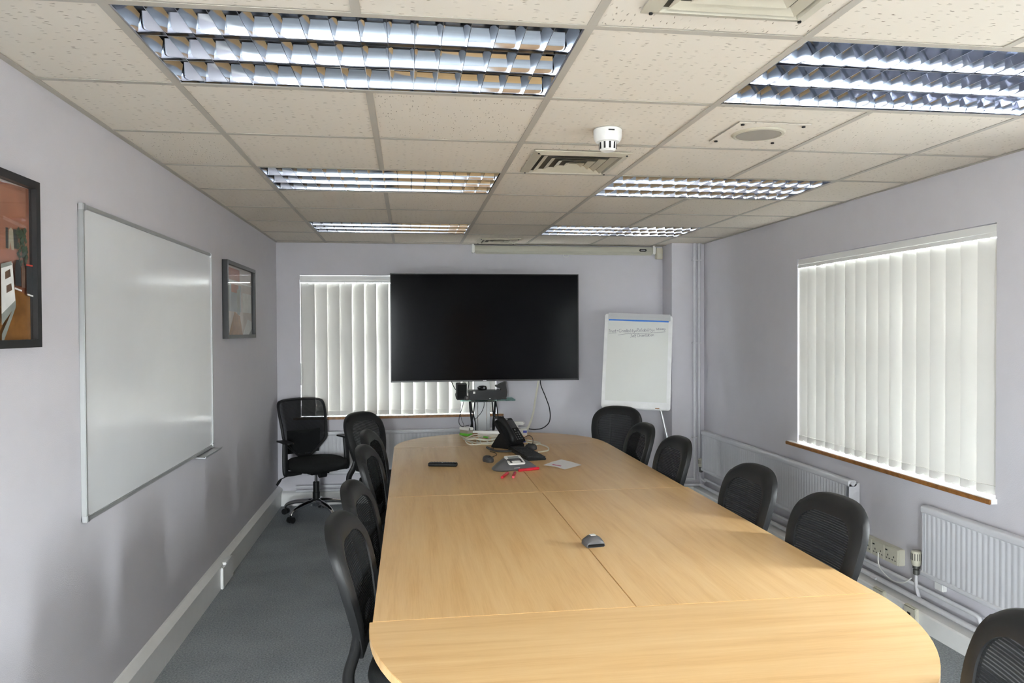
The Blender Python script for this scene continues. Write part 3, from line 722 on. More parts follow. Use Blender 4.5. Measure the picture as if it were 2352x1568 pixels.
t = thing('motion_sensor', 'cream motion sensor in the corner above the flip chart', 'sensor', (2.35, YB - .05, 2.21))
b = MB(); b.prism(rrect(2.322, 2.388, YB - .052, YB - .002, .012, 4), 2.212, 2.318); part('case', b, M['sensor'], t, .004, world=True)
b = MB(); b.prism(rrect(2.332, 2.378, YB - .058, YB - .050, .003, 2), 2.222, 2.262); part('lens', b, M['cream'], t, .002, world=True)

t = thing('projector_screen_case', 'long beige rolled projector screen case at the top of the back wall', 'projector screen', (1.44, YB - .05, 2.255))
b = MB(); prof = [(YB - .005, 2.318), (YB - .075, 2.318), (YB - .082, 2.305), (YB - .082, 2.272), (YB - .070, 2.258), (YB - .005, 2.258)]
b.loft([[(x, y, z) for y, z in prof] for x in (.60, 2.28)], True, True, True); part('housing', b, M['screen_case'], t, world=True)
b = MB(); b.box(.61, 2.27, YB - .062, YB - .045, 2.244, 2.259); part('weight_bar', b, M['screen_case'], t, .003, world=True)
for x in (.575, 2.282):
    b = MB(); b.box(x, x + .026, YB - .084, YB - .004, 2.252, 2.322); part('end_cap', b, M['white_plastic'], t, .005, world=True)
    b = MB(); b.box(x + .004, x + .020, YB - .06, YB - .004, 2.322, 2.333); part('bracket', b, M['white_plastic'], t, world=True)
b = MB(); b.loft([[(x, YB - .083, z) for x, z in rrect(2.145, 2.215, 2.276, 2.300, .011, 5)], [(x, YB - .0855, z) for x, z in rrect(2.145, 2.215, 2.276, 2.300, .011, 5)]], True, True, True)
badge = part('badge', b, M['slot'], t, world=True)
b = MB(); b.box(2.158, 2.202, YB - .0865, YB - .0855, 2.285, 2.291); q = part('badge_lettering', b, M['alu'], t, world=True)
b = MB(); b.tube([(1.43, YB - .055, 2.246), (1.43, YB - .06, 2.226), (1.45, YB - .06, 2.222), (1.47, YB - .06, 2.226), (1.47, YB - .055, 2.246)], .003, 6, smooth=3); part('pull_handle', b, M['white_plastic'], t, world=True)

# ================================================================== TELEVISION AND STAND
t = thing('television', 'very large black flat television on a stand at the back of the room', 'television', (.66, 6.39, 1.105))
x0, x1, z0, z1, yf = -.152, 1.476, 1.107, 2.032, 6.350
b = MB(); b.box(x0, x1, yf + .004, yf + .030, z0, z1); b.box(x0 + .25, x1 - .25, yf + .030, yf + .065, z0 + .05, z1 - .25); part('back_case', b, M['tv_case'], t, .004, world=True)
for q in ((x0, x1, z1 - .007, z1), (x0, x1, z0, z0 + .013), (x0, x0 + .007, z0, z1), (x1 - .007, x1, z0, z1)):
    b = MB(); b.box(q[0], q[1], yf - .001, yf + .006, q[2], q[3]); part('bezel', b, M['tv_case'], t, world=True, smooth=0)
b = MB(); b.box(x0 + .006, x1 - .006, yf + .001, yf + .005, z0 + .012, z1 - .006); part('screen', b, M['tv_screen'], t, world=True, smooth=0)
b = MB(); b.box(.632, .662, yf - .0018, yf, z0 + .004, z0 + .009); part('logo', b, M['alu'], t, world=True, smooth=0)

t = thing('tv_stand', 'metal column television stand with a small glass shelf, behind the table', 'tv stand', (.64, 6.52, 0))
b = MB(); b.box(.572, .708, 6.50, 6.56, .05, 1.75); part('column', b, M['alu_matt'], t, .006, world=True)
for x in (.600, .680):
    b = MB(); b.box(x - .002, x + .002, 6.4985, 6.5005, .10, 1.05); part('cable_groove', b, M['chrome'], t, world=True, smooth=0)
b = MB(); b.box(.40, .88, 6.42, 6.60, 1.30, 1.34); b.box(.40, .88, 6.42, 6.60, 1.78, 1.82); b.box(.42, .46, 6.42, 6.46, 1.2, 1.9); b.box(.82, .86, 6.42, 6.46, 1.2, 1.9); part('tv_bracket', b, M['tv_case'], t, world=True, smooth=0)
b = MB(); b.prism(rrect(.44, .915, 6.33, 6.58, .03, 4), .936, .944); part('glass_shelf', b, M['shelf_glass'], t, world=True)
b = MB(); b.box(.54, .74, 6.44, 6.50, .918, .936); part('shelf_bracket', b, M['tv_case'], t, .003, world=True)
for s in (-1, 1):
    b = MB(); b.box(*sorted((.64 + s * .04, .64 + s * .46)), 6.47, 6.59, .02, .055); part('foot', b, M['tv_case'], t, .008, world=True)
b = MB(); b.box(.57, .71, 6.12, 6.66, .02, .06); part('base_beam', b, M['tv_case'], t, .008, world=True)
for s, y in ((-1, 6.53), (1, 6.53)):
    b = MB(); b.cyl((.64 + s * .43, y - .012, .02), (.64 + s * .43, y + .012, .02), .02, 14); part('castor', b, M['black_plastic'], t, world=True)
b = MB(); b.box(.735, .800, 6.40, 6.44, .775, .792); b.box(.805, .82, 6.40, 6.44, .772, .794); part('cable_clamp', b, M['black_plastic'], t, .002, world=True)

# devices on the shelf
t = thing('codec_box', 'black set-top box in the middle of the glass shelf', 'set-top box', (.65, 6.42, .9445))
b = MB(); prof = rrect(.512, .800, .0, .082, .018, 4)
b.loft([[(x, y, .9445 + z) for x, z in prof] for y in (6.365, 6.494)], True, True, True); part('case', b, M['black_plastic'], t, .003, world=True)
b = MB(); b.box(.548, .566, 6.3635, 6.365, 1.000, 1.018); part('sticker', b, M['white_plastic'], t, world=True, smooth=0)
b = MB(); b.box(.688, .698, 6.3635, 6.365, .955, .959); part('indicator', b, M['white_plastic'], t, world=True, smooth=0)
t = thing('conference_camera', 'small round black camera sitting on the set-top box', 'camera', (.635, 6.44, 1.0268))
b = MB(); b.lathe([(.030, 0), (.038, .008), (.040, .020), (.032, .033), (.012, .037)], 24); part('body', b, M['black_plastic'], t)
b = MB(); b.cyl((.012, -.036, .020), (.012, -.043, .020), .009, 14); part('lens', b, M['mid_grey'], t)
t = thing('desk_loudspeaker', 'tall black speaker at the left end of the glass shelf', 'speaker', (.452, 6.44, .9445), 0, 'pair of black speakers under the television')
b = MB(); b.prism([(-.045, -.05), (.045, -.05), (.045, .06), (-.045, .06)], 0, .145); part('cabinet', b, M['black_plastic'], t, .006)
b = MB(); b.prism(rrect(-.038, .038, -.054, -.050, .001, 1), .012, .135); part('grille_cloth', b, M['fabric'], t, .002)
t = thing('desk_loudspeaker', 'wedge-shaped black speaker at the right end of the glass shelf', 'speaker', (.815, 6.43, .9445), 0, 'pair of black speakers under the television')
b = MB(); prof = [(-.020, .015), (.03, .015), (.035, .06), (.022, .152), (-.065, .118), (-.066, .108), (-.018, .09)]
b.loft([[(x, y, z) for x, z in prof] for y in (-.02, .07)], True, True, True)
b.box(-.02, .03, -.02, .07, 0, .016); part('cabinet', b, M['black_plastic'], t, .003)
t = thing('shelf_mouse', 'small round grey gadget beside the left speaker on the shelf', 'webcam', (.494, 6.372, .9445))
b = MB(); b.lathe([(.016, 0), (.022, .008), (.024, .020), (.018, .034), (.006, .039)], 18); part('body', b, M['dark_grey'], t)
b = MB(); b.lathe([(.0085, 0), (.008, .002), (.002, .003)], 14); b.xf(Matrix.Translation((0, -.023, .022)) @ Matrix.Rotation(PI / 2, 4, 'X')); part('eye', b, M['mid_grey'], t)

# hanging cables
def cable(label, pts, r, mt='black_cable', group='black cables hanging under the television', smooth=7, name='cable'):
    return single(name, MB().tube(pts, r, 7, smooth=smooth), M[mt], label, 'cable', group)
G1 = 'black cables hanging under the television'
cable('thick black cable bundle hanging left of the stand column', [(.525, 6.44, .927), (.530, 6.445, .85), (.545, 6.455, .72), (.548, 6.45, .60), (.546, 6.45, .42)], .010)
cable('black cable beside the thick bundle left of the column', [(.535, 6.46, .927), (.545, 6.458, .85), (.570, 6.45, .75), (.575, 6.45, .66), (.56, 6.45, .55), (.567, 6.45, .42)], .005)
cable('black cable slanting down to the left behind the table', [(.57, 6.452, .927), (.552, 6.446, .80), (.525, 6.44, .68), (.505, 6.44, .62), (.49, 6.43, .50)], .005)
cable('thin dark lead hanging from the left end of the shelf', [(.47, 6.42, .927), (.452, 6.42, .86), (.432, 6.42, .80), (.43, 6.43, .74), (.46, 6.44, .71), (.52, 6.45, .72)], .0028)
cable('very thin dark lead looping under the shelf left end', [(.452, 6.43, .927), (.440, 6.43, .85), (.452, 6.43, .77), (.470, 6.43, .72), (.462, 6.43, .63), (.472, 6.43, .50)], .0018)
cable('thin dark lead curving across the stand column', [(.655, 6.485, .927), (.652, 6.48, .88), (.632, 6.48, .83), (.60, 6.48, .79), (.572, 6.475, .765)], .0026)
cable('thick black cable hanging right of the stand column', [(.752, 6.46, .927), (.748, 6.47, .85), (.733, 6.47, .72), (.736, 6.47, .58), (.732, 6.47, .45)], .010)
cable('black cable crossing the one right of the column', [(.722, 6.452, .927), (.728, 6.448, .84), (.740, 6.446, .72), (.729, 6.446, .62), (.722, 6.446, .48)], .006)
cable('black cable sagging from the column clamp to the white adapter', [(.755, 6.45, .927), (.765, 6.44, .85), (.772, 6.40, .78), (.80, 6.32, .735), (.86, 6.16, .725), (.90, 6.02, .735), (.925, 5.90, .745)], .0045)
cable('black cable looping down from the television to the adapter', [(1.150, 6.44, 1.12), (1.148, 6.40, 1.06), (1.172, 6.32, .97), (1.19, 6.22, .87), (1.165, 6.10, .78), (1.09, 5.99, .742), (1.01, 5.92, .74), (.955, 5.87, .752)], .0045)
cable('black lead slanting behind the left speaker', [(.36, 6.46, 1.12), (.39, 6.45, 1.05), (.412, 6.45, 1.02), (.402, 6.45, .99), (.408, 6.44, .955)], .0035)
cable('black lead dropping between the left speaker and the box', [(.52, 6.54, 1.12), (.525, 6.54, 1.07), (.515, 6.54, 1.0), (.53, 6.54, .95)], .0035)
cable('white cable curving from the television down to the table end', [(1.135, 6.44, 1.12), (1.115, 6.38, 1.06), (1.075, 6.27, .95), (1.03, 6.12, .85), (.97, 5.95, .775), (.91, 5.82, .735), (.85, 5.72, .7225)], .0085, 'white_cable', 'white cables on the table')

# ================================================================== FLIP CHART
# board leans back: its plane is given by a base point, an across and an up vector
BL = Vector((1.668, 6.32, .866)); BR = Vector((2.240, 6.155, .841)); TLp = Vector((1.752, 6.475, 1.690))
t = thing('flip_chart_easel', 'white flip chart easel with handwritten page in the right back corner', 'flip chart', (1.98, 6.35, 0))
ax = (BR - BL); Wd = ax.length; ax.normalize(); uz = (TLp - BL); uz = (uz - ax * uz.dot(ax)); Ht = uz.length; uz.normalize(); nz = ax.cross(uz); 
if nz.y > 0: nz = -nz
FM = Matrix((ax, uz, nz)).transposed().to_4x4(); FM.translation = BL
LM = Matrix.Translation(-Vector(t.location)) @ FM
def fpart(name, mb, mt, bevel=0, smooth=35, parent=None): mb.xf(LM); return part(name, mb, mt, parent or t, bevel, smooth)
b = MB(); b.prism(rrect(0, Wd, 0, Ht, .022, 5), -.018, 0); fpart('board', b, M['sill_top'], .003)
b = MB(); b.box(.03, Wd - .02, Ht - .05, Ht + .006, 0, .022); b.box(.03, Wd - .02, Ht - .030, Ht - .024, .022, .026); fpart('clamp_bar', b, M['alu'], .004)
b = MB(); b.box(Wd * .5 - .012, Wd * .5 + .012, Ht - .045, Ht - .012, .022, .030); fpart('clamp_latch', b, M['alu'], .004)
b = MB(); b.box(.035, Wd - .035, Ht - .062, Ht - .050, .004, .012); fpart('pad_binding', b, M['blue'], .001)
b = MB(); nn = 12
def page(z): return [[(.030 + (Wd - .065) * k / nn, y, z + .0035 * math.sin(k * .9 + y * 7) + (.008 if y < .10 else 0) * (k / nn) ** 2) for k in range(nn + 1)] for y in (.065, .10, .20, .40, .60, Ht - .058)]
b.loft(page(.0065), False)
pg = fpart('paper_pad', b, M['pad'], 0, 60)
b = MB(); b.prism([(.028, .062), (Wd - .034, .055), (Wd - .034, Ht - .06), (.028, Ht - .06)], .0005, .0025); fpart('under_pages', b, M['paper'], 0, 0)
b = MB(); b.box(.045, Wd - .03, .004, .026, -.001, .028); fpart('pen_ledge', b, M['sill_top'], .004)
b = MB(); b.box(Wd * .78, Wd * .84, .008, .016, .0275, .0290); fpart('maker_plate', b, M['brown_box'], .0, 0)
for k, (p0, p1) in enumerate((((Wd * .16, .02, -.02), (1.62, 6.02, .0)), ((Wd * .86, .02, -.02), (2.31, 6.03, .0)), ((Wd * .5, Ht * .7, -.03), (2.03, 6.74, .0)))):
    a = FM @ Vector(p0); b = MB(); o = Vector(t.location); mid = a.lerp(Vector(p1), .55)
    b.tube([a - o, mid - o], .012, 12); b.tube([mid - o, Vector(p1) - o + Vector((0, 0, .012))], .009, 12)
    lg = part('leg', b, M['alu'], t)
    b = MB(); q = Vector(p1) - o; b.lathe([(.012, 0), (.014, .006), (.012, .03)], 12, q); part('rubber_foot', b, M['black_plastic'], lg)
# handwriting: single-stroke letters on the page
GL = {'T': [[(0, 1), (.7, 1)], [(.35, 1), (.3, 0)]], 'r': [[(0, .55), (.05, 0)], [(.03, .35), (.2, .55), (.38, .5)]],
 'u': [[(0, .55), (.02, .15), (.15, 0), (.3, .1), (.38, .55), (.38, 0)]], 's': [[(.35, .5), (.15, .55), (.05, .42), (.3, .2), (.25, .03), (0, .02)]],
 't': [[(.15, .9), (.12, .1), (.25, 0), (.35, .06)], [(-.05, .6), (.38, .6)]], '=': [[(0, .45), (.42, .45)], [(0, .22), (.42, .22)]],
 'C': [[(.7, .9), (.4, 1), (.08, .75), (0, .35), (.2, .02), (.55, .05), (.72, .2)]], 'e': [[(.02, .28), (.38, .32), (.32, .55), (.12, .52), (0, .25), (.15, 0), (.4, .1)]],
 'd': [[(.38, .45), (.15, .55), (0, .25), (.15, 0), (.38, .15)], [(.42, 1), (.38, 0)]], 'i': [[(.08, .55), (.06, 0)], [(.1, .78), (.12, .82)]],
 'b': [[(.04, 1), (0, 0)], [(.02, .3), (.2, .55), (.38, .35), (.28, .03), (.02, .04)]], 'l': [[(.1, 1), (.04, .1), (.15, 0)]],
 'y': [[(0, .55), (.15, .12), (.3, .15)], [(.4, .55), (.25, -.1), (.05, -.4), (-.1, -.3)]], 'x': [[(0, .45), (.35, 0)], [(.35, .5), (0, 0)]],
 'R': [[(.05, 1), (0, 0)], [(.04, 1), (.45, .9), (.4, .6), (.05, .5), (.5, 0)]], 'a': [[(.38, .5), (.15, .55), (0, .25), (.15, 0), (.34, .15), (.4, .55), (.42, 0)]],
 'I': [[(.1, .9), (.06, 0)]], 'n': [[(0, .55), (.03, 0)], [(.02, .35), (.2, .55), (.36, .4), (.38, 0)]], 'm': [[(0, .55), (.03, 0)], [(.02, .35), (.15, .55), (.26, .4), (.27, 0)], [(.27, .38), (.4, .55), (.52, .4), (.54, 0)]],
 'c': [[(.35, .48), (.15, .55), (0, .25), (.15, 0), (.38, .1)]], 'S': [[(.55, .85), (.3, 1), (.1, .8), (.35, .5), (.4, .15), (.1, 0), (-.1, .15)]],
 'f': [[(.42, .9), (.25, 1), (.18, .6), (.1, -.3)], [(0, .5), (.38, .52)]], 'O': [[(.35, 1), (.05, .75), (0, .3), (.3, 0), (.65, .3), (.6, .8), (.35, 1)]], 'o': [[(.2, .55), (0, .3), (.12, 0), (.35, .2), (.3, .52), (.2, .55)]]}
ADV = {'T': .62, 'C': .85, 'i': .26, 'l': .28, 'R': .66, 'I': .26, 'm': .70, 'S': .66, 'O': .8, ' ': .3, '=': .7}
def page_text(s, x, y, h, slope, squeeze=1., rad=.0011):
    mb = MB(); z = .0125
    for ch in s:
        for st in GL.get(ch, []):
            pts = [Vector((x + p * h * squeeze, y + q * h + slope * (p * h), z)) for p, q in st]
            mb.tube(pts, rad, 4, smooth=3)
        a = ADV.get(ch, .50) * h * squeeze; x += a; y += slope * a
    return mb, x
k = Wd / .59
for txt, px_, off, h, sl, sq in (('Trust', .036, .170, .027, .04, 1.), ('=', .110, .163, .026, .0, 1.), ('Credibility', .128, .167, .029, .05, 1.), ('x', .272, .158, .026, .0, .8),
        ('Reliability', .284, .157, .031, .06, 1.), ('x', .426, .146, .026, .0, 1.), ('Intimacy', .452, .136, .021, .08, 1.), ('Self Orientation', .229, .210, .027, .10, 1.)):
    mb, xe = page_text(txt, px_ * k, Ht - off, h, sl, sq * k); fpart('writing', mb, M['ink'])
for pts in ([(.038, .180), (.105, .176)], [(.122, .193), (.22, .176), (.38, .166), (.53, .148)]):
    mb = MB(); mb.tube([Vector((a * k, Ht - c, .0125)) for a, c in pts], .0012, 4, smooth=4); fpart('underline', mb, M['ink'])

# ================================================================== TABLES
ZT, TH = .715, .025
def table_legs(t, spots):
    for (x, y) in spots:
        b = MB(); b.cyl((x, y, .0), (x, y, ZT - TH), .030, 20); lg = part('leg', b, M['table_steel'], t, world=True)
        b = MB(); b.lathe([(.034, 0), (.034, .012), (.030, .018)], 20, (x, y, 0)); f = part('foot_ring', b, M['black_plastic'], lg); f.data.transform(Matrix.Translation(-Vector(t.location)))
XT0, XTM, XT1, Y1, Y2, Y3 = -.107, .672, 1.453, 2.137, 3.735, 5.300
def desk(label, x0, x1, y0, y1, legs):
    t = thing('meeting_table_section', label, 'table', ((x0 + x1) / 2, (y0 + y1) / 2, 0), 0, 'sections of the beech meeting table')
    b = MB(); b.box(x0, x1, y0, y1, ZT - TH, ZT); o = part('tabletop', b, M['wood_y'], t, .0012, world=True)
    table_legs(t, legs)
g = .0011
desk('near left rectangular section of the beech meeting table', XT0, XTM - g, Y1 + g, Y2 - g, [(XT0 + .47, Y1 + .10), (XTM - .06, Y1 + .10), (XT0 + .47, Y2 - .10), (XTM - .06, Y2 - .10)])
desk('near right rectangular section of the beech meeting table', XTM + g, XT1, Y1 + g, Y2 - g, [(XT1 - .47, Y1 + .10), (XTM + .06, Y1 + .10), (XT1 - .47, Y2 - .10), (XTM + .06, Y2 - .10)])
desk('far left rectangular section of the beech meeting table, with the remote control', XT0, XTM - g - .006, Y2 + g, Y3 - g, [(XT0 + .47, Y3 - .10), (XTM - .06, Y3 - .10), (XT0 + .47, Y2 + .10), (XTM - .06, Y2 + .10)])
desk('far right rectangular section of the beech meeting table, with the folded paper', XTM + g - .006, XT1 - .012, Y2 + g, Y3 - g, [(XT1 - .47, Y3 - .10), (XTM + .06, Y3 - .10), (XT1 - .47, Y2 + .10), (XTM + .06, Y2 + .10)])
def dend(label, cx, hw, y, sgn, depth, ex, legs, mt):
    t = thing('meeting_table_end', label, 'table', (cx, y, 0), 0, 'curved ends of the beech meeting table')
    poly = []
    for k in range(49):
        a = PI * k / 48; c, s_ = math.cos(a), math.sin(a)
        poly.append((cx + hw * math.copysign(abs(c) ** ex, c), y + sgn * depth * s_ ** ex))
    b = MB(); b.prism(poly, ZT - TH, ZT); part('tabletop', b, mt, t, .0012, world=True)
    table_legs(t, legs)
dend('rounded near end of the beech meeting table at the bottom of the view', XTM - .003, .785, Y1 - g, -1, .80, 1.0, [(.0, 1.955), (1.345, 1.955)], M['wood_x'])
dend('rounded far end of the beech meeting table, under the tangle of cables', XTM - .008, .773, Y3 + g, 1, .68, .92, [(XTM - .45, 5.6), (XTM + .45, 5.6)], M['wood_x'])

# ================================================================== MESH-BACK CHAIRS
def prof_y(z):      # centre line of the back, leaning away from the sitter
    pts = [(.46, -.228), (.54, -.226), (.62, -.232), (.70, -.246), (.78, -.266), (.86, -.290), (.95, -.318)]
    if z <= pts[0][0]: return pts[0][1]
    for (a, ya), (c, yc) in zip(pts, pts[1:]):
        if z <= c: return ya + (yc - ya) * (z - a) / (c - a)
    return pts[-1][1]
half = [(0, .950), (.075, .947), (.135, .934), (.185, .905), (.216, .862), (.226, .81), (.222, .74), (.207, .67), (.188, .60), (.170, .54), (.145, .508), (.09, .497), (0, .495)]
hp = spline([Vector((u, z, 0)) for u, z in half], 4)
outl = [(p.x, p.y) for p in hp] + [(-p.x, p.y) for p in hp[-2:0:-1]]
CZ = .73
def inset(d):
    out = []
    for u, z in outl:
        r = math.hypot(u, z - CZ); f = max(0., (r - d) / r)
        out.append((u * f, CZ + (z - CZ) * f))
    return out
def bp3(u, z, dy): return (u, prof_y(z) + .42 * u * u + dy, z)
def make_chair(label):
    t = thing('mesh_back_chair', label, 'chair', group='black mesh-back chairs round the table')
    o0, o1, o2 = inset(0), inset(.030), inset(.068)
    fl = lambda z: .020 if z > .72 else .020 - .012 * min(1, (.72 - z) / .2)
    rings = [[bp3(u, z, 0) for u, z in o2], [bp3(u, z, .003) for u, z in o1],
             [bp3(u * .985, z - (.004 if z > .9 else 0), -fl(z) * .75) for u, z in o0], [bp3(u, z, -fl(z) - .006) for u, z in o0],
             [bp3(u * .985, z, -fl(z) - .022) for u, z in o0], [bp3(u, z, -.026) for u, z in o1], [bp3(u, z, -.014) for u, z in o2], [bp3(u, z, 0) for u, z in o2]]
    b = MB(); b.loft(rings, True); part('back_frame', b, M['frame_plastic'], t, smooth=42)
    b = MB(); ctr = lambda f: [bp3(u * f, CZ + (z - CZ) * f, -.006) for u, z in inset(.064)]
    b.loft([ctr(f) for f in (1, .75, .5, .25, .02)], True, False, True); part('back_mesh', b, M['mesh'], t, smooth=60)
    for s in (-1, 1):
        b = MB(); b.tube([(s * .165, -.238, .60), (s * .178, -.245, .54), (s * .215, -.258, .475), (s * .236, -.230, .405), (s * .215, -.150, .368), (s * .16, -.06, .365)], [.020, .026, .027, .026, .024, .020], 12, smooth=6, squash=.7)
        part('back_arm', b, M['frame_plastic'], t)
    b = MB(); poly = [(x, y) for x, y in rrect(-.235, .235, -.215, .235, .13, 8)]
    sc = lambda f, z, dy=0: [(x * f, y * f + dy, z) for x, y in poly]
    b.loft([sc(.90, .415), sc(.985, .425), sc(1, .445), sc(.985, .465), sc(.90, .478), sc(.55, .484), sc(.05, .482)], True, True, True); part('seat', b, M['fabric'], t, smooth=60)
    b = MB(); b.loft([sc(.60, .398), sc(.88, .402), sc(.90, .415)], True, True, True); part('seat_shell', b, M['plywood'], t)
    b = MB(); b.box(-.08, .08, -.12, .10, .362, .400); part('tilt_mechanism', b, M['black_plastic'], t, .01)
    b = MB(); b.lathe([(.025, .10), (.025, .26), (.014, .262), (.014, .37)], 16); part('gas_column', b, M['black_plastic'], t)
    base_star(t, M['black_plastic'])
    return t
def base_star(t, mt, a0=.3):
    for k in range(5):
        a = a0 + 2 * PI * k / 5; rot = Matrix.Rotation(a, 4, 'Z')
        b = MB(); b.tube([(.015, 0, .125), (.10, 0, .122), (.20, 0, .108), (.265, 0, .085), (.285, 0, .062)], [.024, .021, .017, .014, .012], 10, smooth=4, squash=1.15); b.xf(rot)
        lg = part('base_leg', b, mt, t)
        b = MB()
        for s in (-1, 1): b.cyl((.282, s * .009, .025), (.282, s * .026, .025), .025, 16)
        b.cyl((.282, -.010, .025), (.282, .010, .025), .012, 10); b.cyl((.285, 0, .03), (.285, 0, .066), .007, 8); b.xf(Matrix.Translation((0, 0, 0)) @ rot); part('castor', b, M['black_plastic'], lg)
    b = MB(); b.lathe([(.030, .085), (.036, .095), (.036, .140), (.028, .150)], 20); part('base_hub', b, mt, t)
# (x, y) of the top centre of the back, direction the sitter would face (degrees, 0 = +x)
CH = [((-.240, 2.56), -7, 'black mesh-back chair nearest the camera on the left side of the table'),
      ((-.240, 3.11), -7, 'black mesh-back chair on the left side, second from the camera'),
      ((-.250, 4.10), -8, 'black mesh-back chair on the left side, third from the camera'),
      ((-.262, 4.72), -9, 'black mesh-back chair on the left side, half hidden behind the third one'),
      ((-.375, 5.82), -38, 'black mesh-back chair angled at the far left corner, next to the armchair'),
      ((1.70, 5.88), 232, 'black mesh-back chair facing us in front of the flip chart'),
      ((1.560, 4.77), 183, 'black mesh-back chair on the right side, overlapping the one before the flip chart'),
      ((1.558, 4.135), 183, 'black mesh-back chair on the right side, below the flip chart leg'),
      ((1.574, 3.205), 184, 'black mesh-back chair on the right side in front of the far radiator'),
      ((1.578, 2.565), 184, 'black mesh-back chair on the right side before the triple socket'),
      ((1.335, 1.385), 164, 'black mesh-back chair cut off at the lower right corner')]
protoc = None
for (x, y), deg, lab in CH:
    if protoc is None: o = protoc = make_chair(lab)
    else: o = copy_tree(protoc); o['label'] = lab
    a = math.radians(deg); d = Vector((math.cos(a), math.sin(a), 0))
    o.location = Vector((x, y, 0)) + d * .330; o.rotation_euler = (0, 0, a - PI / 2); o.scale = (.96, 1, .970)

# ------------------------------------------------------------------ task chair with arms in the corner
a = math.radians(-58)
t = thing('task_armchair', 'black mesh task chair with T-shaped arms and chrome base in the left corner', 'chair', (-.775, 6.36, 0), a - PI / 2)
def by2(u, z): 
    z0_ = max(0, z - .55); return -.215 - .30 * z0_ * z0_ * 2.0 - .02 * z0_ + .5 * u * u
oh = [(0, .968), (.12, .964), (.190, .950), (.215, .915), (.218, .84), (.210, .72), (.198, .62), (.165, .575), (.09, .50), (.05, .47), (0, .468)]
oo = [(p.x, p.y) for p in spline([Vector((u, z, 0)) for u, z in oh], 4)]; oo = oo + [(-u, z) for u, z in oo[-2:0:-1]]
def in2(d):
    r_ = []
    for u, z in oo:
        r = math.hypot(u, z - .74); f = max(0., (r - d) / r); r_.append((u * f, .74 + (z - .74) * f))
    return r_
P2 = lambda pts, dy: [(u, by2(u, z) + dy, z) for u, z in pts]
b = MB(); b.loft([P2(in2(.022), 0), P2(in2(.010), .009), P2(in2(0), 0), P2(in2(0), -.014), P2(in2(.012), -.020), P2(in2(.022), -.012), P2(in2(.022), 0)], True); part('back_frame', b, M['frame_plastic'], t)
b = MB(); q = in2(.020); b.loft([[(u * f, by2(u * f, .74 + (z - .74) * f) - .005, .74 + (z - .74) * f) for u, z in q] for f in (1, .7, .4, .02)], True, False, True); part('back_mesh', b, M['mesh2'], t, smooth=60)
b = MB(); b.loft([[(-.150, by2(.15, .70) - .01, .70), (.150, by2(.15, .70) - .01, .70), (.150, by2(.15, .70) - .018, .70), (-.150, by2(.15, .70) - .018, .70)], [(-.14, -.24, .50), (.14, -.24, .50), (.14, -.255, .50), (-.14, -.255, .50)]], True, True, True); part('lumbar_pad', b, M['fabric'], t)
b = MB(); b.tube([(0, -.265, .66), (0, -.275, .50), (0, -.24, .40), (0, -.08, .375)], .022, 10, smooth=5, squash=1.6); part('back_bar', b, M['black_plastic'], t)
b = MB(); poly = [(math.copysign(abs(math.cos(q)) ** .8, math.cos(q)) * .245, math.copysign(abs(math.sin(q)) ** .8, math.sin(q)) * .235 + .01) for q in [2 * PI * k / 40 for k in range(40)]]
sc = lambda f, z: [(x * f, y * f, z) for x, y in poly]
b.loft([sc(.80, .392), sc(.95, .408), sc(1, .435), sc(.97, .462), sc(.85, .482), sc(.5, .492), sc(.05, .494)], True, True, True); part('seat', b, M['fabric'], t, smooth=60)
b = MB(); b.box(-.09, .09, -.11, .10, .360, .396); part('tilt_mechanism', b, M['black_plastic'], t, .012)
b = MB(); b.cyl((-.03, .12, .365), (.03, .12, .365), .026, 16); part('tension_knob', b, M['black_plastic'], t)
for s in (-1, 1):
    b = MB(); b.tube([(s * .14, .02, .385), (s * .25, .02, .385), (s * .275, .02, .41), (s * .268, .0, .64)], [.020, .022, .026, .022], 10, smooth=5, squash=.7); ar = part('arm_post', b, M['black_plastic'], t)
    b = MB(); pl = rrect(s * .268 - .034, s * .268 + .034, -.115, .115, .03, 5); b.loft([[(x, y, .636) for x, y in pl], [(x, y, .645) for x, y in pl], [(x, y, .655 - 1.2 * (y ** 2) * .6) for x, y in pl]], True, True, True); part('arm_pad', b, M['black_plastic'], t)
b = MB(); b.tube([(.10, -.03, .375), (.20, -.04, .365), (.285, -.05, .335)], .004, 8, smooth=4); lv = part('tilt_lever', b, M['black_plastic'], t)
b = MB(); b.tube([(.280, -.05, .338), (.300, -.052, .315), (.318, -.054, .288)], [.006, .012, .010], 10, smooth=3); part('lever_paddle', b, M['black_plastic'], lv)
b = MB(); b.lathe([(.030, .10), (.030, .20), (.026, .202), (.026, .285), (.022, .287)], 18); part('column_cover', b, M['black_plastic'], t)
b = MB(); b.lathe([(.013, .28), (.013, .365)], 14); part('gas_lift', b, M['chrome'], t)
base_star(t, M['chrome'], .35)

# ================================================================== THINGS ON THE TABLE
# remote control
t = thing('remote_control', 'dark brown-black remote control on the far left table section', 'remote', (.203, 4.545, ZT), math.radians(-14))
b = MB(); prof = rrect(-.024, .024, 0, .022, .008, 3); b.loft([[(x, y, z) for y, z in prof] for x in (-.088, .088)], True, True, True); part('body', b, M['black_plastic'], t, .003)
for i in range(9):
    for j in range(3):
        b = MB(); b.box(-.076 + i * .017, -.066 + i * .017, -.016 + j * .012, -.009 + j * .012, .0215, .0235)
        part('button', b, M['white_plastic'] if (i == 4 and j == 1) else M['mid_grey'], t, .001)
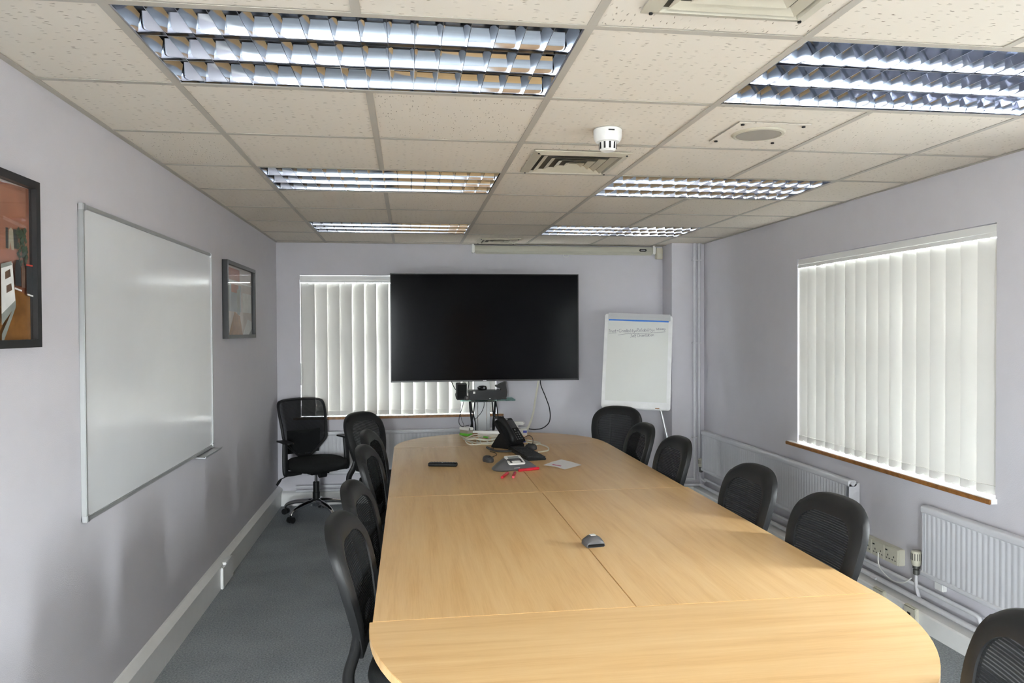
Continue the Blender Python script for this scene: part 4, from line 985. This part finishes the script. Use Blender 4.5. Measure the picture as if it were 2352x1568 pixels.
# paper
t = thing('paper_note', 'folded white paper note with pink print lying on the right table section', 'paper', (.93, 4.45, ZT))
b = MB(); o = Vector((.93, 4.45, ZT))
gr = [[Vector((.815, 4.475, ZT + .001)), Vector((.875, 4.40, ZT + .003)), Vector((.917, 4.318, ZT + .001))], [Vector((.885, 4.55, ZT + .006)), Vector((.935, 4.45, ZT + .012)), Vector((.98, 4.365, ZT + .004))], [Vector((.955, 4.605, ZT + .010)), Vector((1.0, 4.51, ZT + .010)), Vector((1.042, 4.412, ZT + .007))]]
b.loft([[p - o for p in r] for r in gr] , False); b.loft([[p - o - Vector((0, 0, .0008)) for p in r] for r in gr], False); part('sheet', b, M['paper'], t, smooth=60)
b = MB(); b.add([p - o for p in (Vector((.865, 4.455, ZT + .0055)), Vector((.905, 4.385, ZT + .0072)), Vector((.912, 4.39, ZT + .0085)), Vector((.873, 4.46, ZT + .0075)))], [(0, 1, 2, 3)]); part('printed_band', b, M['pink_ink'], t, smooth=0)
# markers
def marker(label, a, c, r=.0085):
    a, c = Vector((*a, ZT + r)), Vector((*c, ZT + r)); d = (c - a); L = d.length
    t = thing('red_marker', label, 'marker', (a.x, a.y, ZT), math.atan2(d.y, d.x), 'red whiteboard markers')
    b = MB(); b.tube([(.052, 0, r), (L - .004, 0, r), (L, 0, r)], [r, r, r * .8], 14); part('barrel', b, M['red'], t)
    b = MB(); b.tube([(0, 0, r), (.003, 0, r), (.054, 0, r)], [r * .95, r * 1.06, r * 1.06], 6); part('cap', b, M['red_dark'], t)
    b = MB(); b.box(.075, .105, -.003, .003, r * 1.96, r * 2.03); part('print', b, M['pink_ink'], t, smooth=0)
marker('short-looking red marker pointing at us, left one before the conference phone', (.512, 4.10), (.562, 4.225))
marker('short-looking red marker pointing at us, between its two neighbours', (.575, 4.098), (.603, 4.225))
marker('red marker lying sideways along the front of the conference phone', (.633, 4.287), (.764, 4.338))
# conference phone: low three-lobed body
t = thing('conference_phone', 'grey three-lobed conference phone with light keypad in the table middle', 'conference phone', (.612, 4.415, ZT), math.radians(10))
def lobes(rad, z, n=72, k=.30):
    out = []
    for i in range(n):
        th = 2 * PI * i / n; f = 1 + k * math.cos(3 * (th + PI / 2)) ; f = .78 * f + .22 * (1 + k)
        # lobes point to the back, front-left and front-right
        th2 = th + PI
        out.append((rad * f * math.cos(th2) * 1.0, rad * f * math.sin(th2), z))
    return out
b = MB(); b.loft([lobes(.108, 0), lobes(.116, .008), lobes(.112, .016), lobes(.088, .038, k=.26), lobes(.062, .056, k=.15), lobes(.045, .062, k=.05), lobes(.002, .063, k=0)], True, True, True); part('body', b, M['mid_grey'], t, smooth=50)
tilt = Matrix.Translation((.004, -.040, .0535)) @ Matrix.Rotation(math.radians(14), 4, 'X')
b = MB(); b.prism(rrect(-.052, .052, -.058, .060, .012, 4), -.004, .005); b.xf(tilt); kp = part('keypad_panel', b, M['white_plastic'], t, .002)
b = MB(); b.box(-.034, .034, .016, .044, .005, .0062); b.xf(tilt); part('display', b, M['lcd'], kp, smooth=0)
for i in range(2):
    for j in range(4):
        b = MB(); x = (-.040, .026)[i]; b.box(x, x + .013, -.046 + j * .014, -.036 + j * .014, .005, .0068); b.xf(tilt); part('key', b, M['key'], kp, .001)
for i in range(3):
    for j in range(4):
        b = MB(); b.box(-.021 + i * .0145, -.010 + i * .0145, -.044 + j * .014, -.035 + j * .014, .005, .0066); b.xf(tilt); part('key', b, M['white_plastic'], kp, .001)
b = MB(); b.box(-.018, .018, -.1005, -.0985, .0165, .0195); part('nameplate', b, M['alu'], t, smooth=0)
b = MB(); b.cyl((-.108, -.052, .014), (-.108, -.052, .0205), .006, 10); part('indicator', b, M['white_plastic'], t)
# mice
def mouse(label, x, y, rz, s=1.):
    t = thing('computer_mouse', label, 'mouse', (x, y, ZT), rz, 'computer mice on the table')
    ring = lambda f, z, sh_=0: [(.031 * s * f * math.cos(q), .052 * s * f * math.sin(q) + sh_, z) for q in [2 * PI * k / 28 for k in range(28)]]
    b = MB(); b.loft([ring(.93, 0), ring(1.0, .008), ring(.97, .020), ring(.78, .031, -.003), ring(.45, .037, -.005), ring(.03, .0385, -.006)], True, True, True); part('shell', b, M['dark_grey'], t, smooth=60)
    for q in (-1, 1):
        b = MB(); b.box(q * .013 - .0085, q * .013 + .0085, .012, .040, .026, .0285); b.xf(Matrix.Rotation(-.14, 4, 'X') @ Matrix.Translation((0, .0, .0058))); part('button', b, M['mid_grey'], t, .002)
    b = MB(); b.cyl((-.003, .022, .0335), (.003, .022, .0335), .006, 10); part('scroll_wheel', b, M['black_plastic'], t)
mouse('black mouse to the left of the conference phone', .494, 4.655, math.radians(200))
mouse('dark grey mouse half behind the keyboard', .842, 5.10, math.radians(35))
# puck microphone
t = thing('table_microphone', 'small grey microphone puck with white sticker on the long table seam', 'microphone', (.698, 2.775, ZT), math.radians(8))
prof = [(-.037, 0), (.037, 0), (.039, .012), (.031, .030), (.012, .040), (-.012, .040), (-.033, .026), (-.039, .012)]
b = MB(); b.loft([[(x * f, y, z * g_) for x, z in prof] for y, f, g_ in ((-.034, .97, .55), (-.026, 1, .82), (0, 1, 1), (.026, .95, .85), (.034, .85, .55))], True, True, True); part('body', b, M['mid_grey'], t, .003, smooth=50)
b = MB(); b.box(-.010, .011, -.008, .012, .0395, .0412); part('sticker', b, M['white_plastic'], t, smooth=0)
b = MB(); b.box(-.033, .033, -.0362, -.033, .003, .014); part('front_grille', b, M['black_plastic'], t, .002)
# keyboard seen from its left end
t = thing('keyboard', 'black computer keyboard lying beside the desk phone', 'keyboard', (.772, 4.864, ZT), math.radians(97))
b = MB(); prof = [(-.068, 0), (.068, 0), (.068, .026), (-.068, .014)]; b.loft([[(x, y, z) for y, z in prof] for x in (-.225, .225)], True, True, True); part('case', b, M['black_plastic'], t, .004)
for r in range(6):
    n = 18; yk = -.056 + r * .0205; 
    for i in range(n):
        if r == 0 and 4 <= i <= 9:
            if i != 4: continue
            w_ = .066
        else: w_ = .0088 if i not in (14,) else 0
        if not w_: continue
        x = -.205 + i * .0238 + (.055 if w_ > .05 else 0); zt = .014 + (yk + .075) * .08
        b = MB(); b.box(x - w_, x + w_, yk - .0085, yk + .0085, zt - .001, zt + .006); part('key', b, M['key'], t, smooth=0)
# desk phone on its wedge stand
t = thing('desk_phone', 'black desk telephone tilted up on its stand at the far table end', 'telephone', (.70, 5.20, ZT), math.radians(44))
tl = Matrix.Translation((0, -.065, .030)) @ Matrix.Rotation(math.radians(50), 4, 'X')
b = MB(); b.prism(rrect(-.09, .10, 0, .205, .015, 4), -.012, .020); b.xf(tl); part('body', b, M['black_plastic'], t, .005)
b = MB(); b.loft([[(x, -.075, 0), (x, .105, 0), (x, .100, .014), (x, .035, .10), (x, .0, .115), (x, -.02, .09), (x, -.055, .030), (x, -.075, .020)] for x in (-.075, .085)], True, True, True); part('stand', b, M['black_plastic'], t, .003)
b = MB(); b.prism(rrect(-.012, .092, .118, .185, .004, 2), .020, .0215); b.xf(tl); part('display', b, M['dark_grey'], t, smooth=0)
b = MB(); b.prism(rrect(.012, .040, .190, .198, .002, 1), .020, .0225); b.xf(tl); part('logo_plate', b, M['alu'], t, smooth=0)
for i in range(3):
    for j in range(4):
        b = MB(); b.box(.006 + i * .026, .020 + i * .026, .018 + j * .018, .028 + j * .018, .020, .024); b.xf(tl); k_ = part('key', b, M['key'], t, .001)
        b = MB(); b.box(.010 + i * .026, .014 + i * .026, .021 + j * .018, .025 + j * .018, .024, .0244); b.xf(tl); part('digit', b, M['white_plastic'], k_, smooth=0)
for i in range(2):
    b = MB(); b.box(.014 + i * .03, .022 + i * .03, .096, .106, .020, .0235); b.xf(tl); part('function_key', b, M['lcd'], t, .001)
b = MB(); b.tube([(-.058, .012, .030), (-.058, .030, .046), (-.058, .10, .056), (-.058, .175, .048), (-.058, .200, .030)], [.020, .023, .018, .023, .021], 14, smooth=5, squash=1.15); b.xf(tl); part('handset', b, M['black_plastic'], t, smooth=60)
b = MB(); b.box(.078, .098, -.004, .004, .006, .012); b.xf(tl); part('label_tag', b, M['blue_label'], t, smooth=0)
single('handset_cord', MB().tube([(.630, 5.085, .735), (.60, 5.03, .727), (.555, 5.06, .725), (.540, 5.17, .724), (.575, 5.03, .7235), (.62, 4.985, .7235), (.69, 4.985, .724), (.735, 5.05, .7245)][2:], .0075, 9, smooth=7), M['dark_grey'], 'thick dark coiled handset cord curving in front of the desk phone', 'cable')
cable('thin black mouse lead running from the left mouse', [(.510, 4.70, .722), (.535, 4.80, .719), (.57, 4.86, .719), (.575, 4.95, .719), (.545, 5.02, .719)], .0022, group='thin black leads on the table')
cable('thin black lead arching up behind the right mouse', [(.862, 5.15, .735), (.868, 5.18, .775), (.85, 5.23, .792), (.825, 5.30, .765), (.81, 5.36, .725)], .0022, group='thin black leads on the table')
cable('thin black leads bunched behind the phone stand', [(.575, 5.12, .7185), (.60, 5.20, .724), (.63, 5.27, .722), (.66, 5.34, .719)], .0022, group='thin black leads on the table')
# white cable tangle
rnd = random.Random(11)
def loop_cable(label, cx, cyy, rx, ry, rot, turns, r, z, drift=(0, 0)):
    pts = []; n = int(14 * turns)
    for i in range(n + 1):
        a = 2 * PI * i / 14 + rot; f = 1 + .13 * math.sin(i * 1.7 + rot) 
        pts.append((cx + rx * f * math.cos(a) + drift[0] * i / n, cyy + ry * f * math.sin(a) + drift[1] * i / n, z + .004 + .004 * math.sin(i * 1.3)))
    cable(label, pts, r, 'white_cable', 'white cables on the table', 4)
loop_cable('large white cable loop lying left in the tangle', .50, 5.55, .105, .20, .4, 1.6, .0046, ZT + .001, (.03, -.03))
loop_cable('white cable loop in the middle of the tangle', .585, 5.50, .085, .17, 2.0, 1.7, .0042, ZT + .007, (.02, .03))
loop_cable('white cable loop on top of the tangle', .55, 5.60, .12, .13, 3.6, 1.4, .0046, ZT + .014)
loop_cable('white cable loop close behind the phone stand', .64, 5.55, .10, .19, 5.0, 1.5, .0042, ZT + .006)
cable('white cable sweeping round the right mouse', [(.62, 5.62, .722), (.74, 5.58, .722), (.86, 5.50, .721), (.935, 5.37, .721), (.93, 5.28, .7205), (.80, 5.24, .7205), (.68, 5.30, .7205)], .0050, 'white_cable', 'white cables on the table')
cable('white cable running out past the keyboard end', [(.70, 5.42, .728), (.82, 5.40, .722), (.92, 5.30, .721), (.965, 5.14, .721), (.945, 5.00, .7205), (.895, 4.945, .7205), (.862, 4.935, .7205)], .0050, 'white_cable', 'white cables on the table')
cable('white cable straggling left in front of the plug hub', [(.40, 5.80, .722), (.43, 5.62, .721), (.47, 5.44, .721), (.55, 5.34, .7205), (.66, 5.36, .7205)], .0046, 'white_cable', 'white cables on the table')
single('green_tape', MB().tube([(.560, 5.585, .738), (.585, 5.545, .739)], .0062, 10), M['green'], 'green tag wrapped on a cable in the tangle', 'cable tag')
# power strip, hub, boxes
t = thing('power_strip', 'white power strip lying at the far table end behind the cables', 'power strip', (.60, 5.84, ZT), math.radians(-12))
b = MB(); b.prism(rrect(-.13, .13, -.025, .025, .008, 3), 0, .034); part('body', b, M['white_plastic'], t, .005)
for k in range(3):
    b = MB(); b.box(-.09 + k * .075, -.05 + k * .075, -.016, .016, .034, .0352); part('outlet', b, M['cream'], t, .001)
t = thing('plug_adapter', 'pale grey double adapter with a green base at the far left table end', 'adapter', (.447, 5.845, ZT), math.radians(-52))
b = MB(); b.box(-.050, .050, -.030, .030, 0, .020); part('base', b, M['green'], t, .003)
b = MB(); b.box(-.048, .048, -.029, .029, .020, .046); part('case', b, M['grille'], t, .003)
for s in (-1, 1):
    b = MB(); b.box(-.050, .050, s * .022 - .009, s * .022 + .009, .046, .066); part('side_bar', b, M['white_plastic'], t, .003)
b = MB(); b.box(-.035, .03, -.012, .012, .046, .060); part('plug', b, M['black_plastic'], t, .003)
t = thing('router_box', 'white box with a blue label at the far table end behind the phone', 'box', (.865, 5.80, ZT), math.radians(-7))
b = MB(); b.box(-.075, .060, -.035, .035, 0, .048); part('case', b, M['white_plastic'], t, .003)
b = MB(); b.box(.028, .058, -.0362, -.035, .022, .040); part('label', b, M['blue_label'], t, smooth=0)
t = thing('white_adapter', 'rounded white power adapter propped above the box behind the phone', 'adapter', (.84, 5.90, ZT), math.radians(-8))
b = MB(); b.box(-.05, .03, -.02, .02, 0, .070); part('block', b, M['white_plastic'], t, .006)
b = MB(); b.prism(rrect(-.115, .085, -.025, .025, .024, 5), .070, .096); part('plug_top', b, M['white_plastic'], t, .010)
t = thing('small_card_box', 'tiny brown and orange connector beside the green adapter', 'box', (.512, 5.80, ZT), math.radians(-15))
b = MB(); b.box(-.020, .020, -.012, .012, 0, .022); part('case', b, M['brown_box'], t, .002)
b = MB(); b.box(-.012, .006, -.0132, -.012, .006, .016); part('socket_face', b, M['slot'], t, smooth=0)
